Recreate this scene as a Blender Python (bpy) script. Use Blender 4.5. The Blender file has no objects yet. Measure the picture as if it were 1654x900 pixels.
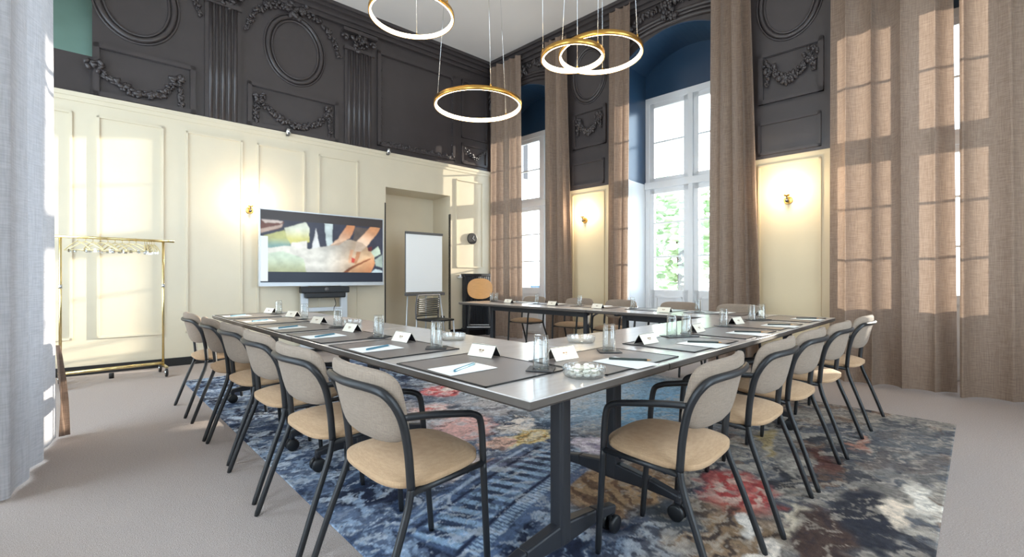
import bpy, bmesh, math, random
import numpy as np
from mathutils import Vector, Matrix
random.seed(7)
rng = np.random.default_rng(11)
S = bpy.context.scene
COL = S.collection
PI = math.pi

# ------------------------------------------------------------------ helpers
def lin(c):
    out = []
    for v in c[:3]:
        v = v / 255.0
        out.append(v / 12.92 if v <= 0.04045 else ((v + 0.055) / 1.055) ** 2.4)
    return (out[0], out[1], out[2], 1.0)

def smooth(a, b, x):
    t = np.clip((x - a) / (b - a), 0, 1)
    return t * t * (3 - 2 * t)

class MB:
    """collects simple shapes into one mesh"""
    def __init__(s):
        s.v = []; s.f = []; s.sm = []
    def add(s, verts, faces, sm=False):
        o = len(s.v)
        s.v += [tuple(p) for p in verts]
        s.f += [tuple(i + o for i in f) for f in faces]
        s.sm += [sm] * len(faces)
        return s
    def box(s, x0, x1, y0, y1, z0, z1, M=None):
        vs = [(x, y, z) for z in (z0, z1) for y in (y0, y1) for x in (x0, x1)]
        if M is not None:
            vs = [tuple(M @ Vector(p)) for p in vs]
        return s.add(vs, [(0, 2, 3, 1), (4, 5, 7, 6), (0, 1, 5, 4), (2, 6, 7, 3), (0, 4, 6, 2), (1, 3, 7, 5)])
    def beam(s, p0, p1, w, h, up=(0, 0, 1), w1=None, h1=None):
        p0 = Vector(p0); p1 = Vector(p1); d = (p1 - p0).normalized()
        up = Vector(up)
        if abs(d.dot(up)) > 0.98: up = Vector((0, 1, 0))
        sx = d.cross(up).normalized(); sz = sx.cross(d).normalized()
        w1 = w if w1 is None else w1; h1 = h if h1 is None else h1
        vs = []
        for p, a, b in ((p0, w, h), (p1, w1, h1)):
            for u, v in ((-1, -1), (1, -1), (1, 1), (-1, 1)):
                vs.append(p + sx * (u * a / 2) + sz * (v * b / 2))
        return s.add(vs, [(3, 2, 1, 0), (4, 5, 6, 7), (0, 1, 5, 4), (1, 2, 6, 5), (2, 3, 7, 6), (3, 0, 4, 7)])
    def tube(s, pts, r, n=10, closed=False, cap=True):
        pts = [Vector(p) for p in pts]; m = len(pts)
        rs = r if isinstance(r, (list, tuple)) else [r] * m
        tang = []
        for i in range(m):
            if closed: t = pts[(i + 1) % m] - pts[i - 1]
            else: t = pts[min(i + 1, m - 1)] - pts[max(i - 1, 0)]
            tang.append(t.normalized())
        nrm = tang[0].orthogonal().normalized(); vs = []
        for i in range(m):
            t = tang[i]
            nrm = (nrm - t * nrm.dot(t))
            nrm = nrm.normalized() if nrm.length > 1e-6 else t.orthogonal().normalized()
            b = t.cross(nrm)
            for k in range(n):
                a = 2 * PI * k / n
                vs.append(pts[i] + (nrm * math.cos(a) + b * math.sin(a)) * rs[i])
        fs = []
        for i in range(m if closed else m - 1):
            j = (i + 1) % m
            for k in range(n):
                l = (k + 1) % n
                fs.append((i * n + k, i * n + l, j * n + l, j * n + k))
        if cap and not closed:
            fs.append(tuple(range(n - 1, -1, -1))); fs.append(tuple((m - 1) * n + k for k in range(n)))
        return s.add(vs, fs, True)
    def lathe(s, prof, n=24, c=(0, 0, 0), axis='z', rib=None):
        vs = []; m = len(prof)
        for i, (r, z) in enumerate(prof):
            for k in range(n):
                a = 2 * PI * k / n
                rr = r * (1 + (rib[1] * math.cos(a * rib[0]) if rib and rib[2] <= i <= rib[3] else 0))
                p = (rr * math.cos(a), rr * math.sin(a), z)
                if axis == 'x': p = (p[2], p[0], p[1])
                elif axis == 'y': p = (p[0], p[2], p[1])
                vs.append((p[0] + c[0], p[1] + c[1], p[2] + c[2]))
        fs = []
        for i in range(m - 1):
            for k in range(n):
                l = (k + 1) % n
                fs.append((i * n + k, i * n + l, (i + 1) * n + l, (i + 1) * n + k))
        if prof[0][0] > 1e-5: fs.append(tuple(range(n - 1, -1, -1)))
        if prof[-1][0] > 1e-5: fs.append(tuple((m - 1) * n + k for k in range(n)))
        return s.add(vs, fs, True)
    def grid(s, fn, nu, nv):
        vs = [fn(i / nu, j / nv) for j in range(nv + 1) for i in range(nu + 1)]
        fs = [(j * (nu + 1) + i, j * (nu + 1) + i + 1, (j + 1) * (nu + 1) + i + 1, (j + 1) * (nu + 1) + i)
              for j in range(nv) for i in range(nu)]
        return s.add(vs, fs, True)
    def prism(s, poly, d0, d1, fn):
        """polygon (a,b) pushed from depth d0 to d1 ; fn(a,d,b) -> xyz"""
        n = len(poly)
        vs = [fn(a, d0, b) for a, b in poly] + [fn(a, d1, b) for a, b in poly]
        fs = [tuple(range(n)), tuple(range(2 * n - 1, n - 1, -1))]
        fs += [(i, i + n, (i + 1) % n + n, (i + 1) % n) for i in range(n)]
        return s.add(vs, fs)
    def blob(s, c, r, sc=(1, 1, 1), M=None, nu=8, nv=5):
        vs = []; fs = []
        for j in range(1, nv):
            t = PI * j / nv
            for i in range(nu):
                a = 2 * PI * i / nu
                vs.append(Vector((math.sin(t) * math.cos(a) * sc[0] * r, math.sin(t) * math.sin(a) * sc[1] * r, math.cos(t) * sc[2] * r)))
        vs.append(Vector((0, 0, r * sc[2]))); vs.append(Vector((0, 0, -r * sc[2])))
        for j in range(nv - 2):
            for i in range(nu):
                k = (i + 1) % nu
                fs.append((j * nu + i, (j + 1) * nu + i, (j + 1) * nu + k, j * nu + k))
        top = (nv - 1) * nu
        for i in range(nu):
            k = (i + 1) % nu
            fs.append((top, i, k)); fs.append((top + 1, (nv - 2) * nu + k, (nv - 2) * nu + i))
        if M is not None: vs = [M @ v for v in vs]
        return s.add([v + Vector(c) for v in vs], fs, True)
    def cushion(s, ex, fn, zt, zb, nt=48, nr=10):
        """superellipse pad; fn(x in -1..1, y in -1..1, h) -> xyz ; zt/zb give top / bottom height at radius r"""
        def sp(v, e): return math.copysign(abs(v) ** e, v)
        vs = []; fs = []
        for side in (0, 1):
            base = len(vs)
            vs.append(fn(0, 0, (zt if side == 0 else zb)(0)))
            for i in range(1, nr + 1):
                r = math.sin(PI / 2 * i / nr)
                for k in range(nt):
                    a = 2 * PI * k / nt
                    vs.append(fn(r * sp(math.cos(a), ex), r * sp(math.sin(a), ex), (zt if side == 0 else zb)(r)))
            for k in range(nt):
                l = (k + 1) % nt
                f = (base, base + 1 + k, base + 1 + l); fs.append(f if side == 0 else f[::-1])
            for i in range(nr - 1):
                for k in range(nt):
                    l = (k + 1) % nt
                    f = (base + 1 + i * nt + k, base + 1 + (i + 1) * nt + k, base + 1 + (i + 1) * nt + l, base + 1 + i * nt + l)
                    fs.append(f if side == 0 else f[::-1])
        a0 = 1 + (nr - 1) * nt; b0 = 1 + nr * nt + 1 + (nr - 1) * nt
        for k in range(nt):
            l = (k + 1) % nt
            fs.append((a0 + k, b0 + k, b0 + l, a0 + l))
        return s.add(vs, fs, True)
    def build(s, name, mat, parent=None, M=None, bevel=0, recalc=True, seg=2):
        me = bpy.data.meshes.new(name)
        vs = s.v if M is None else [tuple(M @ Vector(p)) for p in s.v]
        me.from_pydata(vs, [], s.f)
        me.polygons.foreach_set('use_smooth', s.sm)
        if recalc:
            bm = bmesh.new(); bm.from_mesh(me)
            bmesh.ops.recalc_face_normals(bm, faces=bm.faces); bm.to_mesh(me); bm.free()
        me.update()
        if mat is not None: me.materials.append(mat)
        o = bpy.data.objects.new(name, me); COL.objects.link(o)
        if parent is not None: o.parent = parent
        if bevel:
            b = o.modifiers.new('edge', 'BEVEL'); b.width = bevel; b.segments = seg; b.limit_method = 'ANGLE'
        return o

def tag(o, label=None, cat=None, group=None, kind=None):
    if label: o['label'] = label
    if cat: o['category'] = cat
    if group: o['group'] = group
    if kind: o['kind'] = kind
    return o
def empty(name, loc=(0, 0, 0), rz=0.0):
    o = bpy.data.objects.new(name, None); COL.objects.link(o)
    o.location = loc; o.rotation_euler = (0, 0, rz); o.empty_display_size = 0.1
    return o
def copy_tree(o, parent=None):
    c = o.copy(); COL.objects.link(c)
    if parent is not None: c.parent = parent
    for ch in list(o.children): copy_tree(ch, c)
    return c
def arc_pts(fn, n): return [fn(i / n) for i in range(n + 1)]
def bez(pts, per=8):
    """Catmull-Rom through points"""
    P = [Vector(p) for p in pts]; out = []
    for i in range(len(P) - 1):
        p0 = P[max(i - 1, 0)]; p1 = P[i]; p2 = P[i + 1]; p3 = P[min(i + 2, len(P) - 1)]
        for k in range(per):
            t = k / per
            out.append(0.5 * ((2 * p1) + (p2 - p0) * t + (2 * p0 - 5 * p1 + 4 * p2 - p3) * t * t + (3 * p1 - p0 - 3 * p2 + p3) * t ** 3))
    out.append(P[-1]); return out

# ------------------------------------------------------------------ materials
def mat(name, col, rough=0.5, metal=0.0, noise=None, bump=None, spec=0.5, emit=None, trans=0.0, stretch=(1, 1, 1), coat=0.0):
    m = bpy.data.materials.new(name); m.use_nodes = True
    nt = m.node_tree; N = nt.nodes; L = nt.links; b = N['Principled BSDF']
    c = lin(col) if max(col[:3]) > 1.0 else (col[0], col[1], col[2], 1)
    b.inputs['Base Color'].default_value = c
    b.inputs['Roughness'].default_value = rough; b.inputs['Metallic'].default_value = metal
    b.inputs['Specular IOR Level'].default_value = spec
    b.inputs['Coat Weight'].default_value = coat
    tc = N.new('ShaderNodeTexCoord'); mp = N.new('ShaderNodeMapping'); mp.inputs['Scale'].default_value = stretch
    L.new(tc.outputs['Object'], mp.inputs['Vector'])
    if noise:
        sc, amt = noise
        n = N.new('ShaderNodeTexNoise'); n.inputs['Scale'].default_value = sc; n.inputs['Detail'].default_value = 5
        L.new(mp.outputs[0], n.inputs['Vector'])
        r = N.new('ShaderNodeMapRange'); r.inputs['From Min'].default_value = 0.3; r.inputs['From Max'].default_value = 0.7
        r.inputs['To Min'].default_value = 1 - amt; r.inputs['To Max'].default_value = 1 + amt
        L.new(n.outputs[0], r.inputs['Value'])
        x = N.new('ShaderNodeVectorMath'); x.operation = 'SCALE'; x.inputs[0].default_value = c[:3]
        L.new(r.outputs[0], x.inputs['Scale']); L.new(x.outputs[0], b.inputs['Base Color'])
    if bump:
        sc, st = bump
        n = N.new('ShaderNodeTexNoise'); n.inputs['Scale'].default_value = sc; n.inputs['Detail'].default_value = 3
        L.new(mp.outputs[0], n.inputs['Vector'])
        bp = N.new('ShaderNodeBump'); bp.inputs['Strength'].default_value = st; bp.inputs['Distance'].default_value = 0.01
        L.new(n.outputs[0], bp.inputs['Height']); L.new(bp.outputs[0], b.inputs['Normal'])
    if emit:
        b.inputs['Emission Color'].default_value = lin(emit[0]); b.inputs['Emission Strength'].default_value = emit[1]
    if trans: b.inputs['Transmission Weight'].default_value = trans
    return m

def weave(name, col, col2, sc, rough=0.9, transl=0.0, bump=0.25):
    """woven cloth: two crossed bands of fine noise, optional light passing through"""
    m = bpy.data.materials.new(name); m.use_nodes = True
    nt = m.node_tree; N = nt.nodes; L = nt.links; b = N['Principled BSDF']
    b.inputs['Roughness'].default_value = rough; b.inputs['Specular IOR Level'].default_value = 0.15
    b.inputs['Sheen Weight'].default_value = 0.1
    tc = N.new('ShaderNodeTexCoord'); fac = []
    for st in ((sc, sc, sc * .06), (sc * .08, sc * .08, sc)):
        mp = N.new('ShaderNodeMapping'); mp.inputs['Scale'].default_value = st
        L.new(tc.outputs['Object'], mp.inputs['Vector'])
        n = N.new('ShaderNodeTexNoise'); n.inputs['Scale'].default_value = 1.0; n.inputs['Detail'].default_value = 3
        L.new(mp.outputs[0], n.inputs['Vector']); fac.append(n)
    a = N.new('ShaderNodeMath'); a.operation = 'ADD'
    L.new(fac[0].outputs[0], a.inputs[0]); L.new(fac[1].outputs[0], a.inputs[1])
    r = N.new('ShaderNodeMapRange'); r.inputs['From Min'].default_value = 0.75; r.inputs['From Max'].default_value = 1.25
    L.new(a.outputs[0], r.inputs['Value'])
    mx = N.new('ShaderNodeMix'); mx.data_type = 'RGBA'
    mx.inputs[6].default_value = lin(col); mx.inputs[7].default_value = lin(col2)
    L.new(r.outputs[0], mx.inputs[0]); L.new(mx.outputs[2], b.inputs['Base Color'])
    bp = N.new('ShaderNodeBump'); bp.inputs['Strength'].default_value = bump; bp.inputs['Distance'].default_value = 0.004
    L.new(r.outputs[0], bp.inputs['Height']); L.new(bp.outputs[0], b.inputs['Normal'])
    if transl:
        t = N.new('ShaderNodeBsdfTranslucent'); L.new(mx.outputs[2], t.inputs['Color'])
        ms = N.new('ShaderNodeMixShader'); ms.inputs[0].default_value = transl
        L.new(b.outputs[0], ms.inputs[1]); L.new(t.outputs[0], ms.inputs[2])
        L.new(ms.outputs[0], N['Material Output'].inputs['Surface'])
    return m

def attr_mat(name, attr, rough=0.9, emit=0.0, bump=None, spec=0.2):
    m = bpy.data.materials.new(name); m.use_nodes = True
    N = m.node_tree.nodes; L = m.node_tree.links; b = N['Principled BSDF']
    a = N.new('ShaderNodeAttribute'); a.attribute_name = attr
    b.inputs['Roughness'].default_value = rough; b.inputs['Specular IOR Level'].default_value = spec
    if emit:
        b.inputs['Base Color'].default_value = (0.01, 0.01, 0.012, 1)
        L.new(a.outputs['Color'], b.inputs['Emission Color']); b.inputs['Emission Strength'].default_value = emit
    else:
        tc = N.new('ShaderNodeTexCoord'); n = N.new('ShaderNodeTexNoise')
        n.inputs['Scale'].default_value = 260; n.inputs['Detail'].default_value = 2
        L.new(tc.outputs['Object'], n.inputs['Vector'])
        r = N.new('ShaderNodeMapRange'); r.inputs['From Min'].default_value = .3; r.inputs['From Max'].default_value = .7
        r.inputs['To Min'].default_value = .78; r.inputs['To Max'].default_value = 1.22
        L.new(n.outputs[0], r.inputs['Value'])
        x = N.new('ShaderNodeVectorMath'); x.operation = 'SCALE'
        L.new(a.outputs['Color'], x.inputs[0]); L.new(r.outputs[0], x.inputs['Scale'])
        L.new(x.outputs[0], b.inputs['Base Color'])
        bp = N.new('ShaderNodeBump'); bp.inputs['Strength'].default_value = .5; bp.inputs['Distance'].default_value = .004
        L.new(n.outputs[0], bp.inputs['Height']); L.new(bp.outputs[0], b.inputs['Normal'])
    return m

def glass_mat(name, tint=(0.97, 0.985, 0.985), base=0.03, edge=0.75, rough=0.02):
    """thin clear glass: mirror-like towards grazing, otherwise see-through"""
    m = bpy.data.materials.new(name); m.use_nodes = True
    N = m.node_tree.nodes; L = m.node_tree.links
    N.remove(N['Principled BSDF'])
    t = N.new('ShaderNodeBsdfTransparent'); t.inputs[0].default_value = (*tint, 1)
    g = N.new('ShaderNodeBsdfGlossy'); g.inputs['Roughness'].default_value = rough
    lw = N.new('ShaderNodeLayerWeight'); lw.inputs['Blend'].default_value = 0.35
    r = N.new('ShaderNodeMapRange'); r.inputs['To Min'].default_value = base; r.inputs['To Max'].default_value = edge
    L.new(lw.outputs['Facing'], r.inputs['Value'])
    ms = N.new('ShaderNodeMixShader')
    L.new(r.outputs[0], ms.inputs[0]); L.new(t.outputs[0], ms.inputs[1]); L.new(g.outputs[0], ms.inputs[2])
    L.new(ms.outputs[0], N['Material Output'].inputs['Surface'])
    return m

M = {}
M['cream'] = mat('cream_paint', (216, 204, 180), 0.34, noise=(3, .02), bump=(40, .02))
M['cream_r'] = mat('warm_cream_paint', (212, 194, 160), 0.45, noise=(3, .02), bump=(40, .02))
M['dark'] = mat('dark_taupe_paint', (66, 60, 60), 0.30, noise=(5, .05), bump=(60, .03))
M['blue'] = mat('skylight_tinted_dark_gloss', (40, 66, 92), 0.28, noise=(4, .05))  # the dark wall paint with blue skylight put into its colour
M['teal'] = mat('sky_bounce_tinted_gloss', (112, 142, 132), 0.3, noise=(4, .05))  # vault paint with the teal sky bounce put into its colour
M['ceil'] = mat('ceiling_white', (228, 223, 219), 0.85, noise=(2, .015))
M['white'] = mat('white_gloss_paint', (236, 238, 240), 0.3)
M['black'] = mat('black_baseboard', (28, 27, 28), 0.4)
M['carpet'] = mat('taupe_carpet', (175, 163, 157), 0.95, noise=(160, .16), bump=(240, .6), spec=.1)
M['steel'] = mat('black_steel', (30, 31, 34), 0.42, spec=.5)
M['tableleg'] = mat('charcoal_steel', (38, 39, 44), 0.45)
M['top'] = mat('grey_oak_laminate', (188, 181, 177), 0.2, noise=(9, .05), stretch=(1, 6, 1), spec=.8)
M['topedge'] = mat('laminate_edge', (84, 76, 70), 0.5)
M['mat'] = mat('dark_leatherette', (122, 113, 110), 0.38, bump=(300, .1))
M['paper'] = mat('white_paper', (244, 244, 242), 0.8)
M['card'] = mat('cream_card', (240, 232, 216), 0.8)
M['print'] = mat('card_print', (150, 120, 90), 0.7)
M['pen'] = mat('teal_pen', (70, 120, 140), 0.35)
M['pencil'] = mat('dark_pencil', (44, 54, 52), 0.4)
M['coaster'] = mat('charcoal_coaster', (52, 52, 56), 0.5)
M['glass'] = glass_mat('drinking_glass')
M['dish'] = glass_mat('ribbed_glass', base=.10, edge=.8, rough=.08)
M['pane'] = glass_mat('window_glass', base=.02, edge=.5)
M['mint'] = mat('white_mint', (244, 240, 226), 0.6)
M['seat'] = weave('seat_fabric', (192, 160, 127), (176, 144, 112), 420, .85)
M['back'] = weave('back_fabric', (154, 138, 123), (136, 121, 108), 420, .85)
M['linen'] = weave('taupe_linen', (160, 139, 123), (136, 116, 102), 150, .9, transl=.26, bump=.12)
M['linen2'] = weave('pale_linen', (190, 188, 192), (170, 168, 172), 150, .9, transl=.2, bump=.1)
M['hem'] = weave('brown_linen', (128, 106, 92), (110, 92, 80), 190, .9)
M['gold'] = mat('brushed_gold', (206, 160, 84), 0.3, metal=1.0)
M['brass'] = mat('brass', (232, 212, 156), 0.22, metal=1.0)
M['chrome'] = mat('chrome', (210, 212, 214), 0.15, metal=1.0)
M['silver'] = mat('silver_plastic', (206, 210, 214), 0.35, metal=.3)
M['led'] = mat('led_diffuser', (255, 240, 215), 0.5, emit=((255, 228, 184), 9.0))
M['bulb'] = mat('sconce_bulb', (255, 235, 200), 0.5, emit=((255, 222, 170), 24.0))
M['wood'] = mat('honey_plywood', (206, 150, 88), 0.42, noise=(14, .08), stretch=(1, 1, 8))
M['greytop'] = mat('pale_grey_pad', (206, 206, 204), 0.6)
M['blacks'] = mat('black_plastic', (26, 27, 30), 0.4)
M['anth'] = mat('anthracite_radiator', (34, 38, 44), 0.4)
M['greyplas'] = mat('grey_plastic', (92, 90, 90), 0.5)
M['hanger'] = mat('pale_gold_hanger', (222, 206, 160), 0.3, metal=.5)
M['tvblack'] = mat('screen_bezel', (18, 18, 20), 0.25)
M['stone'] = mat('pale_terrace', (190, 186, 178), 0.9, noise=(2, .1))
M['bark'] = mat('bark', (92, 74, 58), .9, noise=(20, .2))
M['leaf'] = mat('leaves', (168, 190, 150), .7, noise=(3, .3))  # pale leaf colour stands in for bright haze outdoors
M['bluemetal'] = mat('blue_metal', (44, 84, 118), 0.4, metal=.2)

# ------------------------------------------------------------------ room frame
H_CEIL = 5.2
BL = Vector((5.8136, 6.6115, 0)); DL = Vector((-.9982164, .0596994, 0)); NL = Vector((-.0596994, -.9982164, 0))
BR = Vector((5.8018, 6.598, 0)); DR = Vector((.0381525, -.9992719, 0)); NR = Vector((-.9992719, -.0381525, 0))
def LW(s, d, z): return BL + DL * s + NL * d + Vector((0, 0, z))
def RW(s, d, z): return BR + DR * s + NR * d + Vector((0, 0, z))
def LWt(s, d, z): return tuple(LW(s, d, z))
def RWt(s, d, z): return tuple(RW(s, d, z))
def wbox(mb, fn, s0, s1, d0, d1, z0, z1):
    return mb.prism([(s0, z0), (s1, z0), (s1, z1), (s0, z1)], d0, d1, fn)
def rect_frame(mb, fn, s0, s1, z0, z1, d, w, h, steps=2):
    """moulding frame: stepped strips round a rectangle"""
    for k in range(steps):
        o = k * w * .62; hh = h * (1 - .4 * k); ww = w * (1 if k == 0 else .5)
        a0, a1, b0, b1 = s0 + o, s1 - o, z0 + o, z1 - o
        wbox(mb, fn, a0, a0 + ww, d, d + hh, b0, b1); wbox(mb, fn, a1 - ww, a1, d, d + hh, b0, b1)
        wbox(mb, fn, a0, a1, d, d + hh, b0, b0 + ww); wbox(mb, fn, a0, a1, d, d + hh, b1 - ww, b1)
    return mb
def oval(mb, fn, s, z, rs, rz, d, w):
    for k, (o, ww) in enumerate(((0, w), (-w * 1.7, w * .55), (w * 1.5, w * .45))):
        mb.tube([fn(s + (rs + o) * math.cos(a), d, z + (rz + o) * math.sin(a)) for a in [2 * PI * i / 64 for i in range(64)]], ww, 8, closed=True)
    return mb
def foliage(mb, fn, s, z, d, r, n, spread):
    for i in range(n):
        a = random.uniform(0, 2 * PI); q = spread * math.sqrt(random.random())
        R = Matrix.Rotation(random.uniform(0, 6), 3, 'Y') @ Matrix.Rotation(random.uniform(-.6, .6), 3, 'X')
        mb.blob(fn(s + q * math.cos(a), d + random.uniform(0, r * .8), z + q * math.sin(a)), r * random.uniform(.6, 1.2), (1.0, .5, .55), R, 6, 4)
def garland(mb, fn, pts, d, r, n, per=4, spread=None):
    P = bez([(a, 0, b) for a, b in pts], 10)
    for i in range(n):
        p = P[int(i / (n - 1) * (len(P) - 1))]
        t = i / (n - 1); th = r * (0.75 + .6 * math.sin(PI * t))
        foliage(mb, fn, p.x, p.z, d, th * .8, per, (spread or r) * (0.7 + .5 * math.sin(PI * t)))

# ------------------------------------------------------------------ floor, ceiling, walls
mb = MB().box(-1.3, 7.2, -1.9, 7.6, -.12, 0)
tag(mb.build('floor', M['carpet']), kind='structure')
mb = MB().box(-1.3, 7.2, -1.9, 7.6, H_CEIL, H_CEIL + .15)
ceiling = tag(mb.build('ceiling', M['ceil']), kind='structure')

S_END = 6.95                                 # the TV wall runs on to the west wall
NI0, NI1, NIZ = .94, 2.18, 2.58
mb = MB()
wbox(mb, LWt, -1.0, NI0, -.75, 0, 0, 3.15)
wbox(mb, LWt, NI1, S_END, -.75, 0, 0, 3.15)
wbox(mb, LWt, NI0, NI1, -.75, 0, NIZ, 3.15)
wbox(mb, LWt, NI0, NI1, -.75, -.6, 0, NIZ)
wall_left = tag(mb.build('wall_left', M['cream']), kind='structure')
mb = MB()
wbox(mb, LWt, -1.0, 5.70, -.75, -.025, 3.15, H_CEIL)
wbox(mb, LWt, 5.70, S_END, -.75, -.10, 3.15, 3.62)
tag(mb.build('upper_wall', M['dark'], wall_left))
mb = MB()
mb.prism([(-.10, 3.62), (-.75, 3.62), (-.75, H_CEIL), (-.62, H_CEIL)], 5.70, S_END, lambda a, d, b: LWt(d, a, b))
tag(mb.build('alcove_vault', M['teal'], wall_left))
mb = MB(); wbox(mb, LWt, -.1, S_END, 0, .018, 3.10, 3.15); wbox(mb, LWt, -.1, S_END, 0, .010, 3.05, 3.10)
mb.build('panel_cap', M['cream'], wall_left)
for s0, s1, z0, z1 in ((5.06, 5.66, .40, 2.93), (4.22, 4.84, .40, 2.93), (3.43, 4.05, .40, 2.93), (2.64, 3.24, .40, 2.92), (.20, .81, 1.28, 2.91), (5.86, 6.60, .40, 2.93)):
    mb = rect_frame(MB(), LWt, s0, s1, z0, z1, 0, .022, .016)
    mb.build('panel_moulding', M['cream'], wall_left)
# dark stucco work of the TV wall
def panel_with_garland(parent, fn, s0, s1, z0, z1, d, swag, drops, name='garland_panel'):
    mb = rect_frame(MB(), fn, s0, s1, z0, z1, d, .05, .035); p = mb.build(name, M['dark'], parent)
    g = MB(); garland(g, fn, swag, d + .02, .036, 34, 5)
    for pts in drops: garland(g, fn, pts, d + .02, .026, 14, 5)
    for pt in (swag[0], swag[-1]): foliage(g, fn, pt[0], pt[1], d + .03, .04, 14, .075)
    g.build('garland', M['dark'], p)
panel_with_garland(wall_left, LWt, 4.74, 5.69, 3.16, 3.76, -.025,
    [(5.68, 3.50), (5.52, 3.36), (5.27, 3.27), (5.05, 3.36), (4.92, 3.54)], [[(4.91, 3.54), (4.89, 3.35), (4.89, 3.20)]])
panel_with_garland(wall_left, LWt, 2.95, 4.16, 3.16, 3.76, -.025,
    [(4.02, 3.56), (3.83, 3.38), (3.52, 3.27), (3.24, 3.38), (3.10, 3.58)],
    [[(4.03, 3.56), (4.06, 3.36), (4.05, 3.20)], [(3.10, 3.58), (3.07, 3.38), (3.07, 3.20)]])
for sc, zc, rs, rz in ((5.31, 4.38, .36, .46), (3.55, 4.37, .36, .46)):
    oval(MB(), LWt, sc, zc, rs, rz, -.02, .03).build('oval_moulding', M['dark'], wall_left)
    g = MB()
    garland(g, LWt, [(sc + .62, 4.46), (sc + .50, 4.74), (sc + .28, 4.92), (sc, 4.97), (sc - .28, 4.92), (sc - .50, 4.74), (sc - .62, 4.46)], -.01, .042, 36, 5)
    foliage(g, LWt, sc, 4.96, .01, .055, 26, .16)
    g.build('leaf_wreath', M['dark'], wall_left)
def pilaster(parent, fn, s0, s1, z0, z1, d, flutes=5):
    p = MB(); wbox(p, fn, s0 - .03, s1 + .03, d, d + .03, z0, z1)
    w = (s1 - s0) / flutes
    for k in range(flutes):
        c = s0 + w * (k + .5)
        p.tube([fn(c, d + .028, z0), fn(c, d + .028, z1 - .02)], w * .36, 8)
    o = p.build('pilaster', M['dark'], parent)
    c = MB(); wbox(c, fn, s0 - .07, s1 + .07, d, d + .10, z1 + .24, z1 + .29); wbox(c, fn, s0 - .04, s1 + .04, d, d + .06, z1 - .02, z1 + .03)
    for sg in (s0 - .02, s1 + .02):
        c.tube([fn(sg + .055 * (1 - t) * math.cos(7 * t), d + .06, z1 + .15 + .055 * (1 - t) * math.sin(7 * t)) for t in [i / 20 for i in range(20)]], .02, 6)
    foliage(c, fn, (s0 + s1) / 2, z1 + .10, d + .04, .045, 26, .15)
    foliage(c, fn, (s0 + s1) / 2, z1 + .20, d + .05, .04, 14, .10)
    c.build('capital', M['dark'], o)
pilaster(wall_left, LWt, 4.27, 4.61, 3.15, 4.66, -.025)
pilaster(wall_left, LWt, 2.42, 2.82, 3.15, 4.64, -.025)
mb = rect_frame(MB(), LWt, .83, 2.32, 3.24, 4.78, -.025, .055, .04, 2)
p = mb.build('picture_panel_moulding', M['dark'], wall_left)
g = MB()
for k in range(70):
    s = .86 + 1.43 * k / 69; foliage(g, LWt, s, 3.29 + .018 * math.sin(k * .9), .0, .024, 2, .022)
for k in range(60):
    z = 3.3 + 1.42 * k / 59
    for s in (.88, 2.27): foliage(g, LWt, s + .014 * math.sin(k), z, -.005, .018, 1, .018)
g.build('leaf_border', M['dark'], p)
rect_frame(MB(), LWt, .08, .68, 3.22, 3.60, -.025, .04, .03).build('small_panel_moulding', M['dark'], wall_left)
g = MB(); garland(g, LWt, [(.62, 3.52), (.38, 3.36), (.14, 3.52)], -.005, .03, 18, 4); g.build('garland', M['dark'], wall_left)
rect_frame(MB(), LWt, .08, .68, 3.70, 4.78, -.025, .04, .03).build('small_panel_moulding', M['dark'], wall_left)
mb = MB()
for z0, z1, dd in ((4.97, 5.03, .03), (5.03, 5.10, .07), (5.10, 5.15, .12), (5.15, 5.20, .16)):
    wbox(mb, LWt, -.3, 5.70, -.03, dd, z0, z1)
mb.build('cornice', M['dark'], wall_left)
mb = MB(); wbox(mb, LWt, NI1 + .005, S_END, 0, .015, 0, .10); wbox(mb, LWt, -.1, NI0 - .005, 0, .015, 0, .15)
wbox(mb, LWt, NI0, NI1, -.6, -.585, 0, .12)
tag(mb.build('baseboard_left', M['black'], bevel=.004), kind='structure')
mb = MB(); wbox(mb, LWt, NI0 - .012, NI0, -.05, .004, .15, 2.25); wbox(mb, LWt, NI1, NI1 + .02, -.05, .004, .10, 2.32)
tag(mb.build('trim_1', M['black']), kind='structure')

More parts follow.
